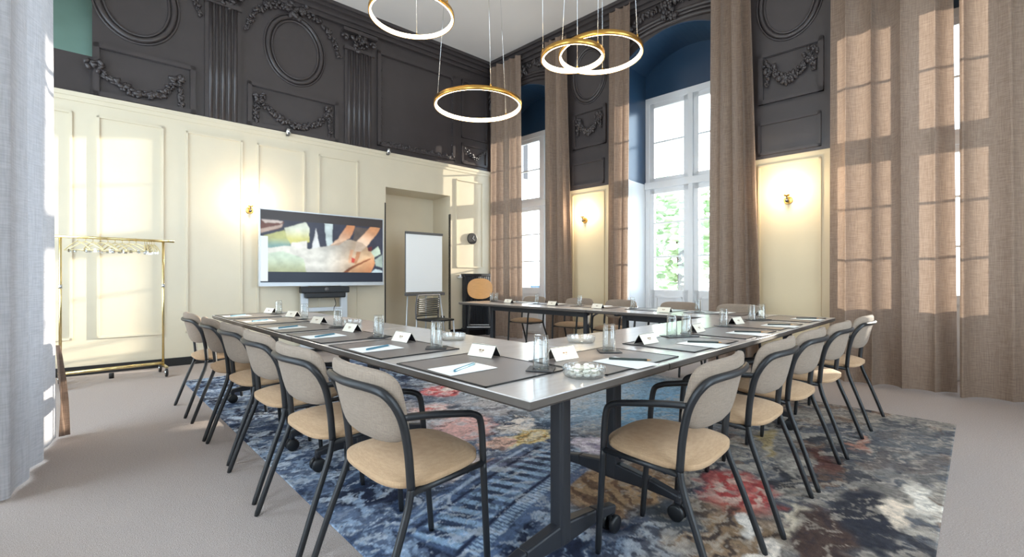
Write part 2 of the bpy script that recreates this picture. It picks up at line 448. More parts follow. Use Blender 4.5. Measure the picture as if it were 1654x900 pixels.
# window wall
WIN = [(.80, .73), (3.65, .73), (6.33, .73)]
TH = .70
R_END = 8.6
mb = MB()
edges = [-.9]
for c, w in WIN: edges += [c - w - .02, c + w + .02]
edges.append(R_END)
for i in range(0, len(edges), 2):
    wbox(mb, RWt, edges[i], edges[i + 1], -TH, 0, 0, H_CEIL)
for c, w in WIN:
    w2 = w + .02
    arch = [(c - w2 + 2 * w2 * t, 4.30 + .29 * math.sin(PI * t) ** .8) for t in [i / 20 for i in range(21)]]
    mb.prism([(c - w2, H_CEIL)] + arch + [(c + w2, H_CEIL)], -TH, 0, RWt)
wall_right = tag(mb.build('wall_right', M['dark']), kind='structure')
for (c, w) in WIN:
    w2 = w + .02
    # lining of the deep window bay: vault and upper jambs with skylight blue in the colour, white lower jambs
    mb = MB()
    for i in range(20):
        t0, t1 = i / 20, (i + 1) / 20
        z = lambda t: 4.30 + .29 * math.sin(PI * t) ** .8
        a, b = c - w2 + 2 * w2 * t0, c - w2 + 2 * w2 * t1
        mb.prism([(a, z(t0) - .012), (b, z(t1) - .012), (b, z(t1) + .004), (a, z(t0) + .004)], -TH + .002, -.004, RWt)
    wbox(mb, RWt, c - w2, c - w2 + .012, -TH, -.004, 2.58, 4.30); wbox(mb, RWt, c + w2 - .012, c + w2, -TH, -.004, 2.58, 4.30)
    mb.prism([(c - w2, 3.94)] + [(c - w2 + 2 * w2 * t, 4.30 + .29 * math.sin(PI * t) ** .8) for t in [i / 20 for i in range(21)]] + [(c + w2, 3.94)], -TH - .1, -TH + .05, RWt)
    mb.build('window_bay_lining', M['blue'], wall_right)
    mb = MB(); wbox(mb, RWt, c - w2, c - w2 + .014, -TH, -.004, 0, 2.58); wbox(mb, RWt, c + w2 - .014, c + w2, -TH, -.004, 0, 2.58)
    mb.build('window_bay_panelling', M['white'], wall_right)
    # archivolt and key ornament
    mb = MB()
    for o, r in ((.06, .03), (.13, .022), (.19, .03)):
        mb.tube([RW(c - (w2 + o) * math.cos(PI * t), .01, 4.30 + o * .8 + (.29) * math.sin(PI * t) ** .8) for t in [i / 28 for i in range(29)]], r, 8)
    k = mb.build('arch_moulding', M['dark'], wall_right)
    g = MB(); foliage(g, RWt, c, 4.80, .03, .06, 34, .17); foliage(g, RWt, c, 4.95, .02, .06, 14, .14)
    garland(g, RWt, [(c - .72, 4.72), (c - .45, 4.86), (c - .15, 4.88)], .01, .045, 16, 4); garland(g, RWt, [(c + .72, 4.72), (c + .45, 4.86), (c + .15, 4.88)], .01, .045, 16, 4)
    g.build('key_ornament', M['dark'], wall_right)
for s0, s1 in ((1.62, 2.86), (4.45, 5.57)):
    mb = MB(); wbox(mb, RWt, s0, s1, 0, .03, 0, 2.52)
    p = mb.build('cream_panelling', M['cream_r'], wall_right)
    q0, q1 = (1.97, 2.58) if s0 < 3 else (4.74, 5.38)
    rect_frame(MB(), RWt, q0, q1, .35, 2.44, .03, .02, .014).build('panel_moulding', M['cream_r'], p)
    mb = MB(); wbox(mb, RWt, s0, s1, 0, .035, 2.52, 3.14)
    b = mb.build('dark_band', M['dark'], wall_right)
    rect_frame(MB(), RWt, q0, q1, 2.56, 2.95, .035, .03, .022).build('band_moulding', M['dark'], b)
    panel_with_garland(wall_right, RWt, q0, q1 + .02, 3.18, 3.79, 0,
        [(q0 + .12, 3.60), (q0 + .22, 3.47), ((q0 + q1) / 2, 3.41), (q1 - .2, 3.48), (q1 - .1, 3.62)], [[(q0 + .12, 3.6), (q0 + .09, 3.4)], [(q1 - .1, 3.62), (q1 - .07, 3.44)]])
    oval(MB(), RWt, (q0 + q1) / 2, 4.34, .30, .42, .005, .025).build('oval_moulding', M['dark'], wall_right)
mb = MB()
for z0, z1, dd in ((4.97, 5.03, .03), (5.03, 5.10, .07), (5.10, 5.15, .12), (5.15, 5.20, .16)):
    wbox(mb, RWt, 0, R_END, -.03, dd, z0, z1)
mb.build('cornice', M['dark'], wall_right)
mb = MB()
for s0, s1 in ((1.57, 2.88), (4.42, 5.56)): wbox(mb, RWt, s0, s1, .03, .045, 0, .12)
tag(mb.build('baseboard_right', M['black'], bevel=.004), kind='structure')

# French windows
for i, (c, w) in enumerate(WIN):
    d0, d1 = -TH + .0, -TH + .07
    mb = MB()
    wbox(mb, RWt, c - w, c - w + .07, d0, d1, 0, 3.94); wbox(mb, RWt, c + w - .07, c + w, d0, d1, 0, 3.94)
    wbox(mb, RWt, c - w, c + w, d0, d1, 3.84, 3.94); wbox(mb, RWt, c - w, c + w, d0, d1 + .03, 2.49, 2.60); wbox(mb, RWt, c - w, c + w, d0, d1, 0, .06)
    wbox(mb, RWt, c - .035, c + .035, d0, d1 + .02, 0, 3.84)
    win = tag(mb.build('window_%d' % (i + 1), M['white'], bevel=.006), kind='structure')
    for sg in (-1, 1):
        a0, a1 = sorted((c + sg * .035, c + sg * (w - .07)))
        for z0, z1, bot in ((2.60, 3.84, 2.66), (.06, 2.49, .90)):
            s = MB()
            wbox(s, RWt, a0, a0 + .075, d0 + .005, d1 - .01, z0, z1); wbox(s, RWt, a1 - .075, a1, d0 + .005, d1 - .01, z0, z1)
            wbox(s, RWt, a0, a1, d0 + .005, d1 - .01, z1 - .075, z1); wbox(s, RWt, a0, a1, d0 + .005, d1 - .01, z0, bot)
            for zb in ([3.22] if z0 > 2 else [1.95, 1.42]): wbox(s, RWt, a0, a1, d0 + .015, d1 - .02, zb - .011, zb + .011)
            if z0 < 2: rect_frame(s, RWt, a0 + .1, a1 - .1, .2, .80, d1 - .012, .025, .016, 1)
            sash = s.build('sash', M['white'], win)
            g = MB(); wbox(g, RWt, a0 + .07, a1 - .07, d0 + .03, d0 + .036, bot - .005, z1 - .07)
            g.build('pane', M['pane'], sash)

# the two walls behind the camera, west with its windows, south with windows added for fill light
mb = MB()
XW = -.95
def WWt(s, d, z): return (XW + d, s, z)        # west wall, s = y
edges = [-1.9, .55, 2.05, 3.0, 4.7, 5.35, 6.65, 7.6]
for i in range(0, len(edges), 2): wbox(mb, WWt, edges[i], edges[i + 1], -.35, 0, 0, H_CEIL)
for a, b in ((.55, 2.05), (3.0, 4.7), (5.35, 6.65)): wbox(mb, WWt, a, b, -.35, 0, 4.1, H_CEIL); wbox(mb, WWt, a, b, -.35, 0, 0, .25)
tag(mb.build('wall_west', M['cream']), kind='structure')
mb = MB()
YS = -1.55
def SWt(s, d, z): return (s, YS + d, z)
edges = [-1.3, .3, 1.9, 2.9, 4.5, 7.2]
for i in range(0, len(edges), 2): wbox(mb, SWt, edges[i], edges[i + 1], -.35, 0, 0, H_CEIL)
for a, b in ((.3, 1.9), (2.9, 4.5)): wbox(mb, SWt, a, b, -.35, 0, 4.1, H_CEIL); wbox(mb, SWt, a, b, -.35, 0, 0, .25)
tag(mb.build('wall_south', M['cream']), kind='structure')
wn = 4
for fn, a, b in ((WWt, .55, 2.05), (WWt, 3.0, 4.7), (WWt, 5.35, 6.65), (SWt, .3, 1.9), (SWt, 2.9, 4.5)):
    mb = MB()
    for q in (a, (a + b) / 2 - .03, b - .06): wbox(mb, fn, q, q + .06, -.3, -.24, .25, 4.1)
    for z in (.25, 2.6, 4.04): wbox(mb, fn, a, b, -.3, -.24, z, z + .06)
    win = tag(mb.build('window_%d' % wn, M['white'], bevel=.005), kind='structure'); wn += 1
    g = MB(); wbox(g, fn, a + .05, b - .05, -.275, -.27, .3, 4.05); g.build('pane', M['pane'], win)

# ------------------------------------------------------------------ curtains
def curtain(name, fn, top, bot, d0, folds, amp, z0, z1, material, label, seed=0, flare=0.0):
    r = random.Random(seed); ph = [r.uniform(0, 6) for _ in range(6)]
    t = empty(name, fn((bot[0] + bot[1]) / 2, d0, 0))
    loc = Vector(t.location)
    def f(u, v):
        z = z0 + (z1 - z0) * v
        s = (bot[0] + (bot[1] - bot[0]) * u) * (1 - v) + (top[0] + (top[1] - top[0]) * u) * v
        uu = u + .018 * math.sin(5 * u + ph[0] + 1.3 * v)
        a = amp * (0.75 + .35 * math.sin(9 * u + ph[1])) * (1 - .25 * v) 
        w = math.sin(2 * PI * folds * uu + ph[2] + .25 * math.sin(2.2 * v + ph[3]))
        w2 = math.sin(2 * PI * folds * .53 * uu + ph[4] + .6 * v)
        d = d0 + a * w + amp * .35 * w2 + flare * max(0, (.12 - v) / .12) ** 2 * (.5 + .5 * math.sin(7 * u + ph[5]))
        s += amp * .35 * math.cos(2 * PI * folds * uu + ph[2])
        return Vector(fn(s, d, z)) - loc
    mb = MB().grid(f, int(folds * 14), 40)
    mb.build('drape', material, t, recalc=False)
    hd = MB().grid(lambda u, v: f(u, .985 + .015 * v) + Vector((0, 0, .004)) + (Vector(fn(0, 1, 0)) - Vector(fn(0, 0, 0))) * .006, int(folds * 14), 2)
    hd.build('header_tape', material, t, recalc=False)
    tag(t, label, 'curtain', 'floor length curtains')
    return t
LIN = M['linen']
curtain('curtain', RWt, (.14, .92), (.14, .96), .17, 5, .050, .012, 5.06, LIN, 'taupe linen curtain hanging in the corner beside the black radiator', 1)
curtain('curtain', RWt, (1.50, 1.92), (1.50, 2.06), .16, 4, .05, .012, 5.06, LIN, 'narrow taupe curtain between the first window and the cream pier with a sconce', 2)
curtain('curtain', RWt, (2.76, 3.12), (2.74, 3.06), .16, 3, .05, .012, 5.06, LIN, 'narrow taupe curtain between the cream pier and the open middle window', 3)
curtain('curtain', RWt, (4.26, 4.70), (4.22, 4.84), .16, 4, .055, .012, 5.06, LIN, 'gathered taupe curtain between the open middle window and the wider cream pier', 4)
curtain('curtain', RWt, (5.50, 6.43), (5.48, 6.45), .21, 4, .085, .012, 5.06, LIN, 'drawn taupe curtain with sun patches beside the wider cream pier', 5, .06)
curtain('curtain', RWt, (6.43, 8.0), (6.455, 8.1), .24, 5.5, .10, .016, 5.06, LIN, 'drawn taupe curtain at the edge of the photo beyond the light gap', 9, .06)
# pale curtain close to the camera, on a track in front of the alcove
def path_fn(P):
    P = [Vector((a, b, 0)) for a, b in P]
    L_ = [0.0]
    for i in range(len(P) - 1): L_.append(L_[-1] + (P[i + 1] - P[i]).length)
    def fn(s, d, z):
        for i in range(len(P) - 1):
            if s <= L_[i + 1] or i == len(P) - 2:
                t = (P[i + 1] - P[i]).normalized(); q = P[i] + t * (s - L_[i]); n = Vector((t.y, -t.x, 0))
                q = q - n * d; return (q.x, q.y, z)
    return fn
lc = path_fn([(-.10, 4.30), (-.135, 4.15), (-.212, 3.36), (-.232, 3.27), (-.275, 3.27), (-.45, 3.46), (-.60, 3.62)])
lt = curtain('curtain', lc, (.10, 1.34), (.0, 1.36), 0, 4.6, .022, .012, 5.06, M['linen2'], 'pale daylit curtain nearest the camera, in front of the cream wall', 21)
lo_ = Vector(lt.location)
e = MB()
def eg(u, v):
    z = .012 + .62 * v; w = .06 * (1 - v) ** .8
    a = lc(.10 * (z / 5.06), .012 * math.sin(6 * u + 3 * v), z)
    return Vector((a[0] + u * w + .012, a[1] + u * w * .15 + .01, z)) - lo_
e.grid(eg, 10, 16).build('brown_edge_lining', M['hem'], lt, recalc=False)

# ------------------------------------------------------------------ inlaid patterned carpet
def vnoise(x, y, seed):
    r = np.random.default_rng(seed); G = r.random((64, 64))
    xi = np.floor(x).astype(int); yi = np.floor(y).astype(int); fx = x - xi; fy = y - yi
    fx = fx * fx * (3 - 2 * fx); fy = fy * fy * (3 - 2 * fy)
    g = lambda a, b: G[a % 64, b % 64]
    return (g(xi, yi) * (1 - fx) + g(xi + 1, yi) * fx) * (1 - fy) + (g(xi, yi + 1) * (1 - fx) + g(xi + 1, yi + 1) * fx) * fy
def fbm(x, y, seed, o=5, gain=.55):
    s = 0; a = 1; t = 0
    for k in range(o):
        s = s + a * vnoise(x * 2 ** k + 17.3 * k, y * 2 ** k + 9.1 * k, seed + k); t += a; a *= gain
    return s / t
def carpet_colors(X, Y):
    C = lambda c: np.array(lin(c)[:3])
    wx = X + .20 * (fbm(X * 3, Y * 3, 1) - .5) + .13 * (fbm(X * 13, Y * 13, 2, 4) - .5)
    wy = Y + .20 * (fbm(X * 3, Y * 3, 3) - .5) + .13 * (fbm(X * 13, Y * 13, 4, 4) - .5)
    mix = lambda A, c, t: A * (1 - t[..., None]) + (c if isinstance(c, np.ndarray) and c.ndim == 3 else np.asarray(c)) * t[..., None]
    n1 = fbm(wx * 2.2, wy * 2.2, 20); n2 = fbm(wx * 7 + wy * 3, wy * 3.2, 21); n3 = fbm(wx * 16, wy * 16, 22, 4); n4 = fbm(wx * 26, wy * 9, 25, 4)
    A = np.ones(X.shape + (3,)) * C((92, 108, 136))
    A = mix(A, C((34, 44, 70)), smooth(.50, .58, n2))
    A = mix(A, C((150, 172, 200)), smooth(.53, .60, n4) * .8)
    A = mix(A, C((196, 206, 220)), smooth(.56, .62, n3) * smooth(.45, .55, n1) * .85)
    A = mix(A, C((52, 74, 108)), smooth(.58, .64, fbm(wx * 5, wy * 12, 30)) * .8)
    # greige half, towards the drawn curtains
    g = np.ones(X.shape + (3,)) * C((138, 130, 122))
    g = mix(g, C((98, 98, 104)), smooth(.50, .60, n2)); g = mix(g, C((178, 166, 152)), smooth(.54, .62, n4) * .7)
    g = mix(g, C((54, 54, 62)), smooth(.60, .66, fbm(wx * 3.2, wy * 7, 33)) * .9)
    g = mix(g, C((122, 92, 72)), smooth(.60, .66, fbm(wx * 5, wy * 9, 35)) * .7)
    wgt = smooth(.0, 1.0, (X - 1.55 - .9 * (Y - 1.0)) / .9 + 1.4 * (n1 - .5) + .5)
    A = mix(A, g, wgt)
    # bright sky patch in the middle of the U
    def blob(cx, cy, rx, ry, rot, col, soft=.25, amt=1.0, tex=None):
        nonlocal A
        c, s = math.cos(rot), math.sin(rot)
        dx, dy = wx - cx, wy - cy
        q = np.sqrt(((dx * c + dy * s) / rx) ** 2 + ((-dx * s + dy * c) / ry) ** 2)
        t = (1 - smooth(1 - soft, 1 + soft, q)) * amt
        if tex is not None: t = t * tex
        A = mix(A, C(col), t)
        return q
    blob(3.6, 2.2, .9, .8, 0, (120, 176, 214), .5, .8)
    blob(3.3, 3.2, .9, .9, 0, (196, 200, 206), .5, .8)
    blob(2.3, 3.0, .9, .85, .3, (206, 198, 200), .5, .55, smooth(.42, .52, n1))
    # flowers
    def flower(cx, cy, r, c1, c2, c3, rot=0):
        q = blob(cx, cy, r, r * .72, rot, c1, .18)
        ang = np.arctan2(wy - cy, wx - cx)
        pet = .5 + .5 * np.sin(ang * 5 + q * 9)
        blob(cx, cy, r * .8, r * .55, rot, c2, .3, .9, smooth(.35, .7, pet))
        blob(cx + r * .1, cy, r * .36, r * .26, rot, c3, .3)
    flower(2.42, .85, .27, (176, 62, 58), (214, 178, 160), (196, 92, 84), .3)
    flower(2.54, 3.55, .26, (220, 96, 100), (236, 190, 190), (238, 220, 214))
    flower(2.08, 3.10, .20, (232, 196, 196), (240, 226, 222), (226, 130, 120))
    blob(2.05, 2.62, .30, .20, .8, (232, 184, 182), .2)
    blob(2.30, 2.36, .26, .12, .5, (240, 232, 226), .2, .9, smooth(.35, .5, n3))
    flower(2.20, 2.12, .20, (226, 208, 150), (206, 160, 70), (240, 226, 190))
    blob(1.98, 2.22, .14, .10, 0, (238, 196, 178), .2)
    flower(1.86, 1.90, .15, (232, 190, 176), (198, 118, 86), (246, 232, 222))
    flower(2.42, 1.72, .18, (198, 186, 204), (226, 220, 230), (160, 150, 178))
    blob(1.55, 2.05, .22, .10, .4, (232, 214, 214), .2)
    # fan of ochre feathers
    dx, dy = wx - 1.75, wy - .95
    fan = np.arctan2(dy, dx); rr = np.hypot(dx, dy)
    reg = (1 - smooth(.55, .75, rr)) * smooth(.15, .3, rr) * smooth(.2, .4, fan) * (1 - smooth(1.5, 1.8, fan))
    A = mix(A, C((176, 138, 96)), reg * .95)
    A = mix(A, C((96, 66, 50)), reg * smooth(.55, .75, .5 + .5 * np.sin(fan * 26 + 3 * rr)) * .8)
    dx, dy = wx - 1.35, wy - .75
    fan = np.arctan2(dy, dx); rr = np.hypot(dx, dy)
    reg = (1 - smooth(.75, .95, rr)) * smooth(.3, .45, rr) * smooth(-.35, -.2, fan) * (1 - smooth(.35, .5, fan))
    A = mix(A, C((150, 118, 84)), reg * .85); A = mix(A, C((58, 46, 44)), reg * smooth(.5, .7, .5 + .5 * np.sin(fan * 40 + 5 * rr)) * .85)
    blob(2.1, .72, .10, .05, .3, (224, 214, 204), .2); blob(1.9, .62, .13, .05, -.3, (220, 206, 192), .2); blob(2.28, .55, .16, .05, .1, (206, 190, 166), .2)
    blob(2.55, .33, .40, .12, .1, (52, 52, 60), .25); blob(2.15, .42, .35, .12, .2, (74, 56, 50), .3); blob(1.95, 1.0, .2, .1, .4, (74, 78, 84), .3)
    blob(3.2, .6, .2, .05, .2, (96, 52, 46), .3, .8); blob(3.72, .58, .22, .03, .1, (200, 128, 96), .3); blob(2.95, .2, .22, .06, .2, (232, 222, 208), .25)
    blob(2.72, .24, .16, .035, .1, (226, 206, 184), .25); blob(3.3, .95, .3, .05, .2, (178, 150, 92), .3, .8)
    blob(3.9, .35, .7, .25, 0, (100, 102, 106), .5, .7)
    # keyboard-like striped band
    ca, sa = math.cos(.24), math.sin(.24)
    u = (X - 1.62) * ca + (Y - 1.70) * sa; v = -(X - 1.62) * sa + (Y - 1.70) * ca
    u = u + .02 * (n1 - .5); v = v + .05 * (n1 - .5) + .10 * u * u
    inb = lambda a, b, c, d: smooth(a - .012, a + .012, u) * (1 - smooth(b - .012, b + .012, u)) * smooth(c - .006, c + .006, v) * (1 - smooth(d - .006, d + .006, v))
    A = mix(A, C((84, 108, 146)), inb(-.62, .55, -.26, .27) * .9)
    k = smooth(.35, .65, .5 + .5 * np.sin(u * 2 * PI / .085 + 1.2 * v * 10))
    A = mix(A, C((150, 182, 214)), inb(-.60, .52, -.10, .13) * k * .9)
    A = mix(A, C((36, 48, 78)), inb(-.60, .52, -.02, .09) * (1 - k) * .8)
    k2 = smooth(.3, .6, .5 + .5 * np.sin(u * 2 * PI / .026))
    A = mix(A, C((170, 196, 222)), inb(-.58, .50, -.20, -.13) * k2 * .9)
    A = mix(A, C((36, 46, 74)), inb(-.62, .55, -.125, -.105)); A = mix(A, C((40, 52, 82)), inb(-.62, .55, .14, .16)); A = mix(A, C((180, 200, 224)), inb(-.6, .5, .20, .225) * .8)
    # fine painterly break-up
    st = fbm(wx * 16 + wy * 34, wy * 11 - wx * 5, 61, 4); fi = fbm(X * 60, Y * 60, 63, 3)
    A = mix(A, C((206, 214, 224)), smooth(.60, .68, st) * .55 * (1 - wgt)); A = mix(A, C((186, 172, 156)), smooth(.58, .68, st) * .5 * wgt); A = mix(A, C((30, 36, 54)), smooth(.60, .68, 1 - st) * (.6 - .25 * wgt))
    A = A * (0.55 + .9 * fi)[..., None]
    A = A * .86 + .14 * A.mean(-1, keepdims=True)
    return A
RX0, RX1, RY0, RY1 = .80, 4.66, .115, 5.80
nx, ny = 440, 648
gx = np.linspace(RX0, RX1, nx); gy = np.linspace(RY0, RY1, ny)
GX, GY = np.meshgrid(gx, gy)
cols = carpet_colors(GX, GY)
me = bpy.data.meshes.new('patterned_carpet')
co = np.stack([GX - RX0, GY - RY0, np.full_like(GX, .004)], -1).reshape(-1, 3)
idx = np.arange(nx * ny).reshape(ny, nx)
quads = np.stack([idx[:-1, :-1], idx[:-1, 1:], idx[1:, 1:], idx[1:, :-1]], -1).reshape(-1, 4)
ring = np.concatenate([idx[0, :], idx[1:, -1], idx[-1, -2::-1], idx[-2:0:-1, 0]])
low = co[ring].copy(); low[:, 2] = -.004
n0 = len(co); m_ = len(ring)
side = np.stack([ring, n0 + np.arange(m_), n0 + (np.arange(m_) + 1) % m_, np.roll(ring, -1)], -1)
allco = np.concatenate([co, low]); allq = np.concatenate([quads, side])
me.vertices.add(len(allco)); me.vertices.foreach_set('co', allco.ravel())
me.loops.add(allq.size); me.loops.foreach_set('vertex_index', allq.ravel().astype(np.int32))
me.polygons.add(len(allq)); me.polygons.foreach_set('loop_start', np.arange(0, allq.size, 4, dtype=np.int32))
me.update(calc_edges=True)
ca_ = me.color_attributes.new('pile', 'FLOAT_COLOR', 'POINT')
flat = np.ones((len(allco), 4), np.float32); flat[:n0, :3] = cols.reshape(-1, 3); flat[n0:, :3] = .1
ca_.data.foreach_set('color', flat.ravel())
me.materials.append(attr_mat('woven_flower_pattern', 'pile'))
rug = bpy.data.objects.new('patterned_carpet', me); COL.objects.link(rug); rug.location = (RX0, RY0, 0)
tag(rug, 'blue and taupe painterly flower carpet inlaid under the tables', 'carpet')
FL = .004                                     # top of the carpet pile

# ------------------------------------------------------------------ tables
ORD = ['first', 'second', 'third', 'fourth', 'fifth', 'sixth']
def conference_table(x0, x1, y0, y1, along, l0, l1, label):
    """flip-top table on two T legs with castors; along = 'x' or 'y'"""
    cx, cy = (x0 + x1) / 2, (y0 + y1) / 2
    t = empty('conference_table', (cx, cy, FL)); tag(t, label, 'table', 'conference tables set in a U')
    hx, hy = (x1 - x0) / 2 - .002, (y1 - y0) / 2 - .002
    zt = .74 - FL
    mb = MB()
    pts = [(-hx, -hy), (hx, -hy), (hx, hy), (-hx, hy)]
    vs = [(x, y, zt) for x, y in pts] + [(x, y, zt - .024) for x, y in pts] + [(x - math.copysign(.014, x), y - math.copysign(.014, y), zt - .034) for x, y in pts]
    fs = [(0, 1, 2, 3), (11, 10, 9, 8)] + [(i, (i + 1) % 4, (i + 1) % 4 + 4, i + 4) for i in range(4)] + [(i + 4, (i + 1) % 4 + 4, (i + 1) % 4 + 8, i + 8) for i in range(4)]
    mb.add(vs, fs); top = mb.build('tabletop', M['top'], t, bevel=.003)
    e = MB().add([(x * 1.0005, y * 1.0005, zt - .003) for x, y in pts] + [(x * 1.0005, y * 1.0005, zt - .024) for x, y in pts] + [(x - math.copysign(.0135, x), y - math.copysign(.0135, y), zt - .0345) for x, y in pts],
                 [(i, (i + 1) % 4, (i + 1) % 4 + 4, i + 4) for i in range(4)] + [(i + 4, (i + 1) % 4 + 4, (i + 1) % 4 + 8, i + 8) for i in range(4)])
    e.build('edge_band', M['topedge'], top, recalc=False)
    def V(a, b, z):                            # a along the table, b across
        return Vector((b, a, z)) if along == 'y' else Vector((a, b, z))
    base = cy if along == 'y' else cx
    for l in (l0, l1):
        a = l - base
        c = MB(); c.beam(V(a, 0, .085), V(a, 0, zt - .036), .058, .062, up=V(1, 0, 0)); c.beam(V(a, -.20, zt - .05), V(a, .20, zt - .05), .05, .03)
        leg = c.build('leg', M['tableleg'], t, bevel=.012, seg=3)
        for sg in (-1, 1):
            f = MB(); f.beam(V(a, 0, .125), V(a, sg * .20, .118), .050, .085, w1=.046, h1=.055); f.beam(V(a, sg * .198, .1185), V(a, sg * .345, .100), .046, .055, w1=.042, h1=.03)
            f.beam(V(a, sg * .335, .11), V(a, sg * .335, .07), .03, .03)
            f.build('foot', M['tableleg'], leg, bevel=.008)
            k = MB()
            for o in (-.021, .021):
                k.lathe([(.001, -.011), (.028, -.011), (.0365, -.007), (.0365, .007), (.028, .011), (.001, .011)], 20, tuple(V(a + o, sg * .335, .0372)), axis='y' if along == 'y' else 'x')
            k.beam(V(a - .02, sg * .335, .04), V(a + .02, sg * .335, .04), .014, .014); k.beam(V(a, sg * .335, .07), V(a, sg * .335, .04), .018, .018)
            k.build('caster', M['blacks'], leg)
    b = MB(); b.beam(V(l0 - base, 0, zt - .085), V(l1 - base, 0, zt - .085), .045, .07); b.beam(V(l0 - base, .12, zt - .06), V(l1 - base, .12, zt - .06), .02, .02)
    b.build('under_beam', M['tableleg'], t, bevel=.004)
    return t
conference_table(.90, 1.71, .86, 2.785, 'y', 1.09, 2.57, 'grey table at the near corner, carrying the dish of mints')
conference_table(.90, 1.71, 2.79, 4.93, 'y', 2.99, 4.49, 'grey table of the long arm ending nearest the TV screen')
conference_table(1.715, 3.96, .86, 1.675, 'x', 1.93, 3.66, 'grey table between the near corner and the window row, beside the drawn curtains')
conference_table(3.965, 4.725, .86, 2.955, 'y', 1.13, 2.70, 'grey table under the windows, at the corner nearest the drawn curtains')
conference_table(3.965, 4.725, 2.96, 5.22, 'y', 3.23, 4.90, 'grey table under the windows, at the free end by the wooden stool')

# ------------------------------------------------------------------ chairs
def make_chair():
    t = empty('conference_chair')
    R = .0122
    for sg in (-1, 1):
        rear = bez([(sg * .246, -.250, .0), (sg * .238, -.180, .20), (sg * .229, -.120, .36), (sg * .226, -.104, .43)], 7)
        MB().tube(rear, [R * .8] + [R] * (len(rear) - 1), 10).build('leg', M['steel'], t)
        front = bez([(sg * .188, .236, .0), (sg * .193, .220, .22), (sg * .198, .205, .42)], 6)
        MB().tube(front, [R * .8] + [R] * (len(front) - 1), 10).build('leg', M['steel'], t)
        arm = [(sg * .198, .205, .42), (sg * .201, .198, .52), (sg * .202, .190, .570), (sg * .203, .178, .592), (sg * .204, .150, .606), (sg * .206, .12, .614),
               (sg * .218, -.03, .642), (sg * .226, -.134, .656)]
        MB().tube(bez(arm, 5), R, 10).build('armrest', M['steel'], t)
    arch = [(-.226, -.104, .43), (-.228, -.114, .54), (-.229, -.131, .63), (-.227, -.153, .685), (-.214, -.176, .722), (-.187, -.193, .740), (-.13, -.209, .746), (-.06, -.221, .747)]
    arch = arch + [(0, -.225, .747)] + [(-x, y, z) for x, y, z in reversed(arch)]
    MB().tube(bez(arch, 6), R * 1.1, 10).build('back_frame', M['steel'], t)
    f = MB()
    for sg in (-1, 1): f.tube([(sg * .198, .205, .418), (sg * .226, -.106, .418)], R * .95, 8)
    for y, w in ((.13, .205), (-.05, .22)): f.tube([(-w, y, .412), (w, y, .412)], R * .8, 8)
    f.build('seat_frame', M['steel'], t)
    def sf(x, y, h):
        w = .222 - .018 * y
        return (x * w, y * .196 + .036, .424 + h + .004 * y)
    s = MB().cushion(.58, sf, lambda r: .024 + .034 * (1 - r ** 3.2), lambda r: .006 - .016 * (1 - r ** 6), 56, 10)
    s.build('seat', M['seat'], t)
    def bf(x, y, h):
        py = -.152 + .05 * x * x - .055 * (y * .5 + .5)
        return (x * .233 * (1 - .05 * max(0, -y)), py + h, .680 + y * .122)
    e = lambda r: .021 * math.sqrt(max(0, 1 - r ** 5)) + .004
    MB().cushion(.40, bf, e, lambda r: -e(r), 56, 10).build('backrest', M['back'], t)
    return t
chair0 = make_chair()
used = [False]
def place_chair(x, y, ang, label, group, z=0.0):
    o = chair0 if not used[0] else copy_tree(chair0)
    used[0] = True
    o.location = (x, y, z); o.rotation_euler = (0, 0, ang)
    tag(o, label, 'chair', group); return o
rowA = [(1.44, -.02), (2.04, .02), (2.65, .0), (3.26, .03), (3.81, -.02), (4.50, .0)]
# rotation: chair faces +y locally; facing +x = -90 deg
for i, (y, j) in enumerate(rowA):
    lab = ('beige armchair in the foreground with its whole seat showing, at the near table corner' if i == 0 else
           'beige armchair last in the row by the clothes rack' if i == 5 else
           'beige armchair, %s from the near corner in the row leading to the clothes rack' % ORD[i])
    place_chair((.85, .842, .858, .87, .86, .85)[i], y, -PI / 2 + j, lab, 'armchairs in the row towards the TV', 0)
rowB = [(1.67, .06), (2.34, .02), (2.93, .0), (3.54, .0), (4.27, -.02)]
for i, (x, j) in enumerate(rowB):
    lab = ('beige armchair in the foreground facing away, beside the dark T leg castors' if i == 0 else
           'beige armchair last in the row nearest the drawn curtains' if i == 4 else
           'beige armchair, %s from the near corner in the row before the drawn curtains' % ORD[i])
    place_chair(x, (.812, .812, .808, .79, .768)[i], j, lab, 'armchairs in the row by the drawn curtains', FL)
rowC = [(4.80, .0), (3.92, .05), (3.25, 0), (2.46, 0), (1.80, -.03)]
labC = ['tan backed chair behind the window table, at its free end near the wooden stool', 'tan backed chair behind the window table, in front of the pier curtain',
        'tan backed chair behind the window table, in front of the smaller cream pier', 'tan backed chair behind the window table, in front of the open window',
        'tan backed chair behind the window table, before the wider cream pier']
for (y, j), lab in zip(rowC, labC):
    place_chair(4.965, y, PI / 2 + j, lab, 'chairs behind the window table', 0)

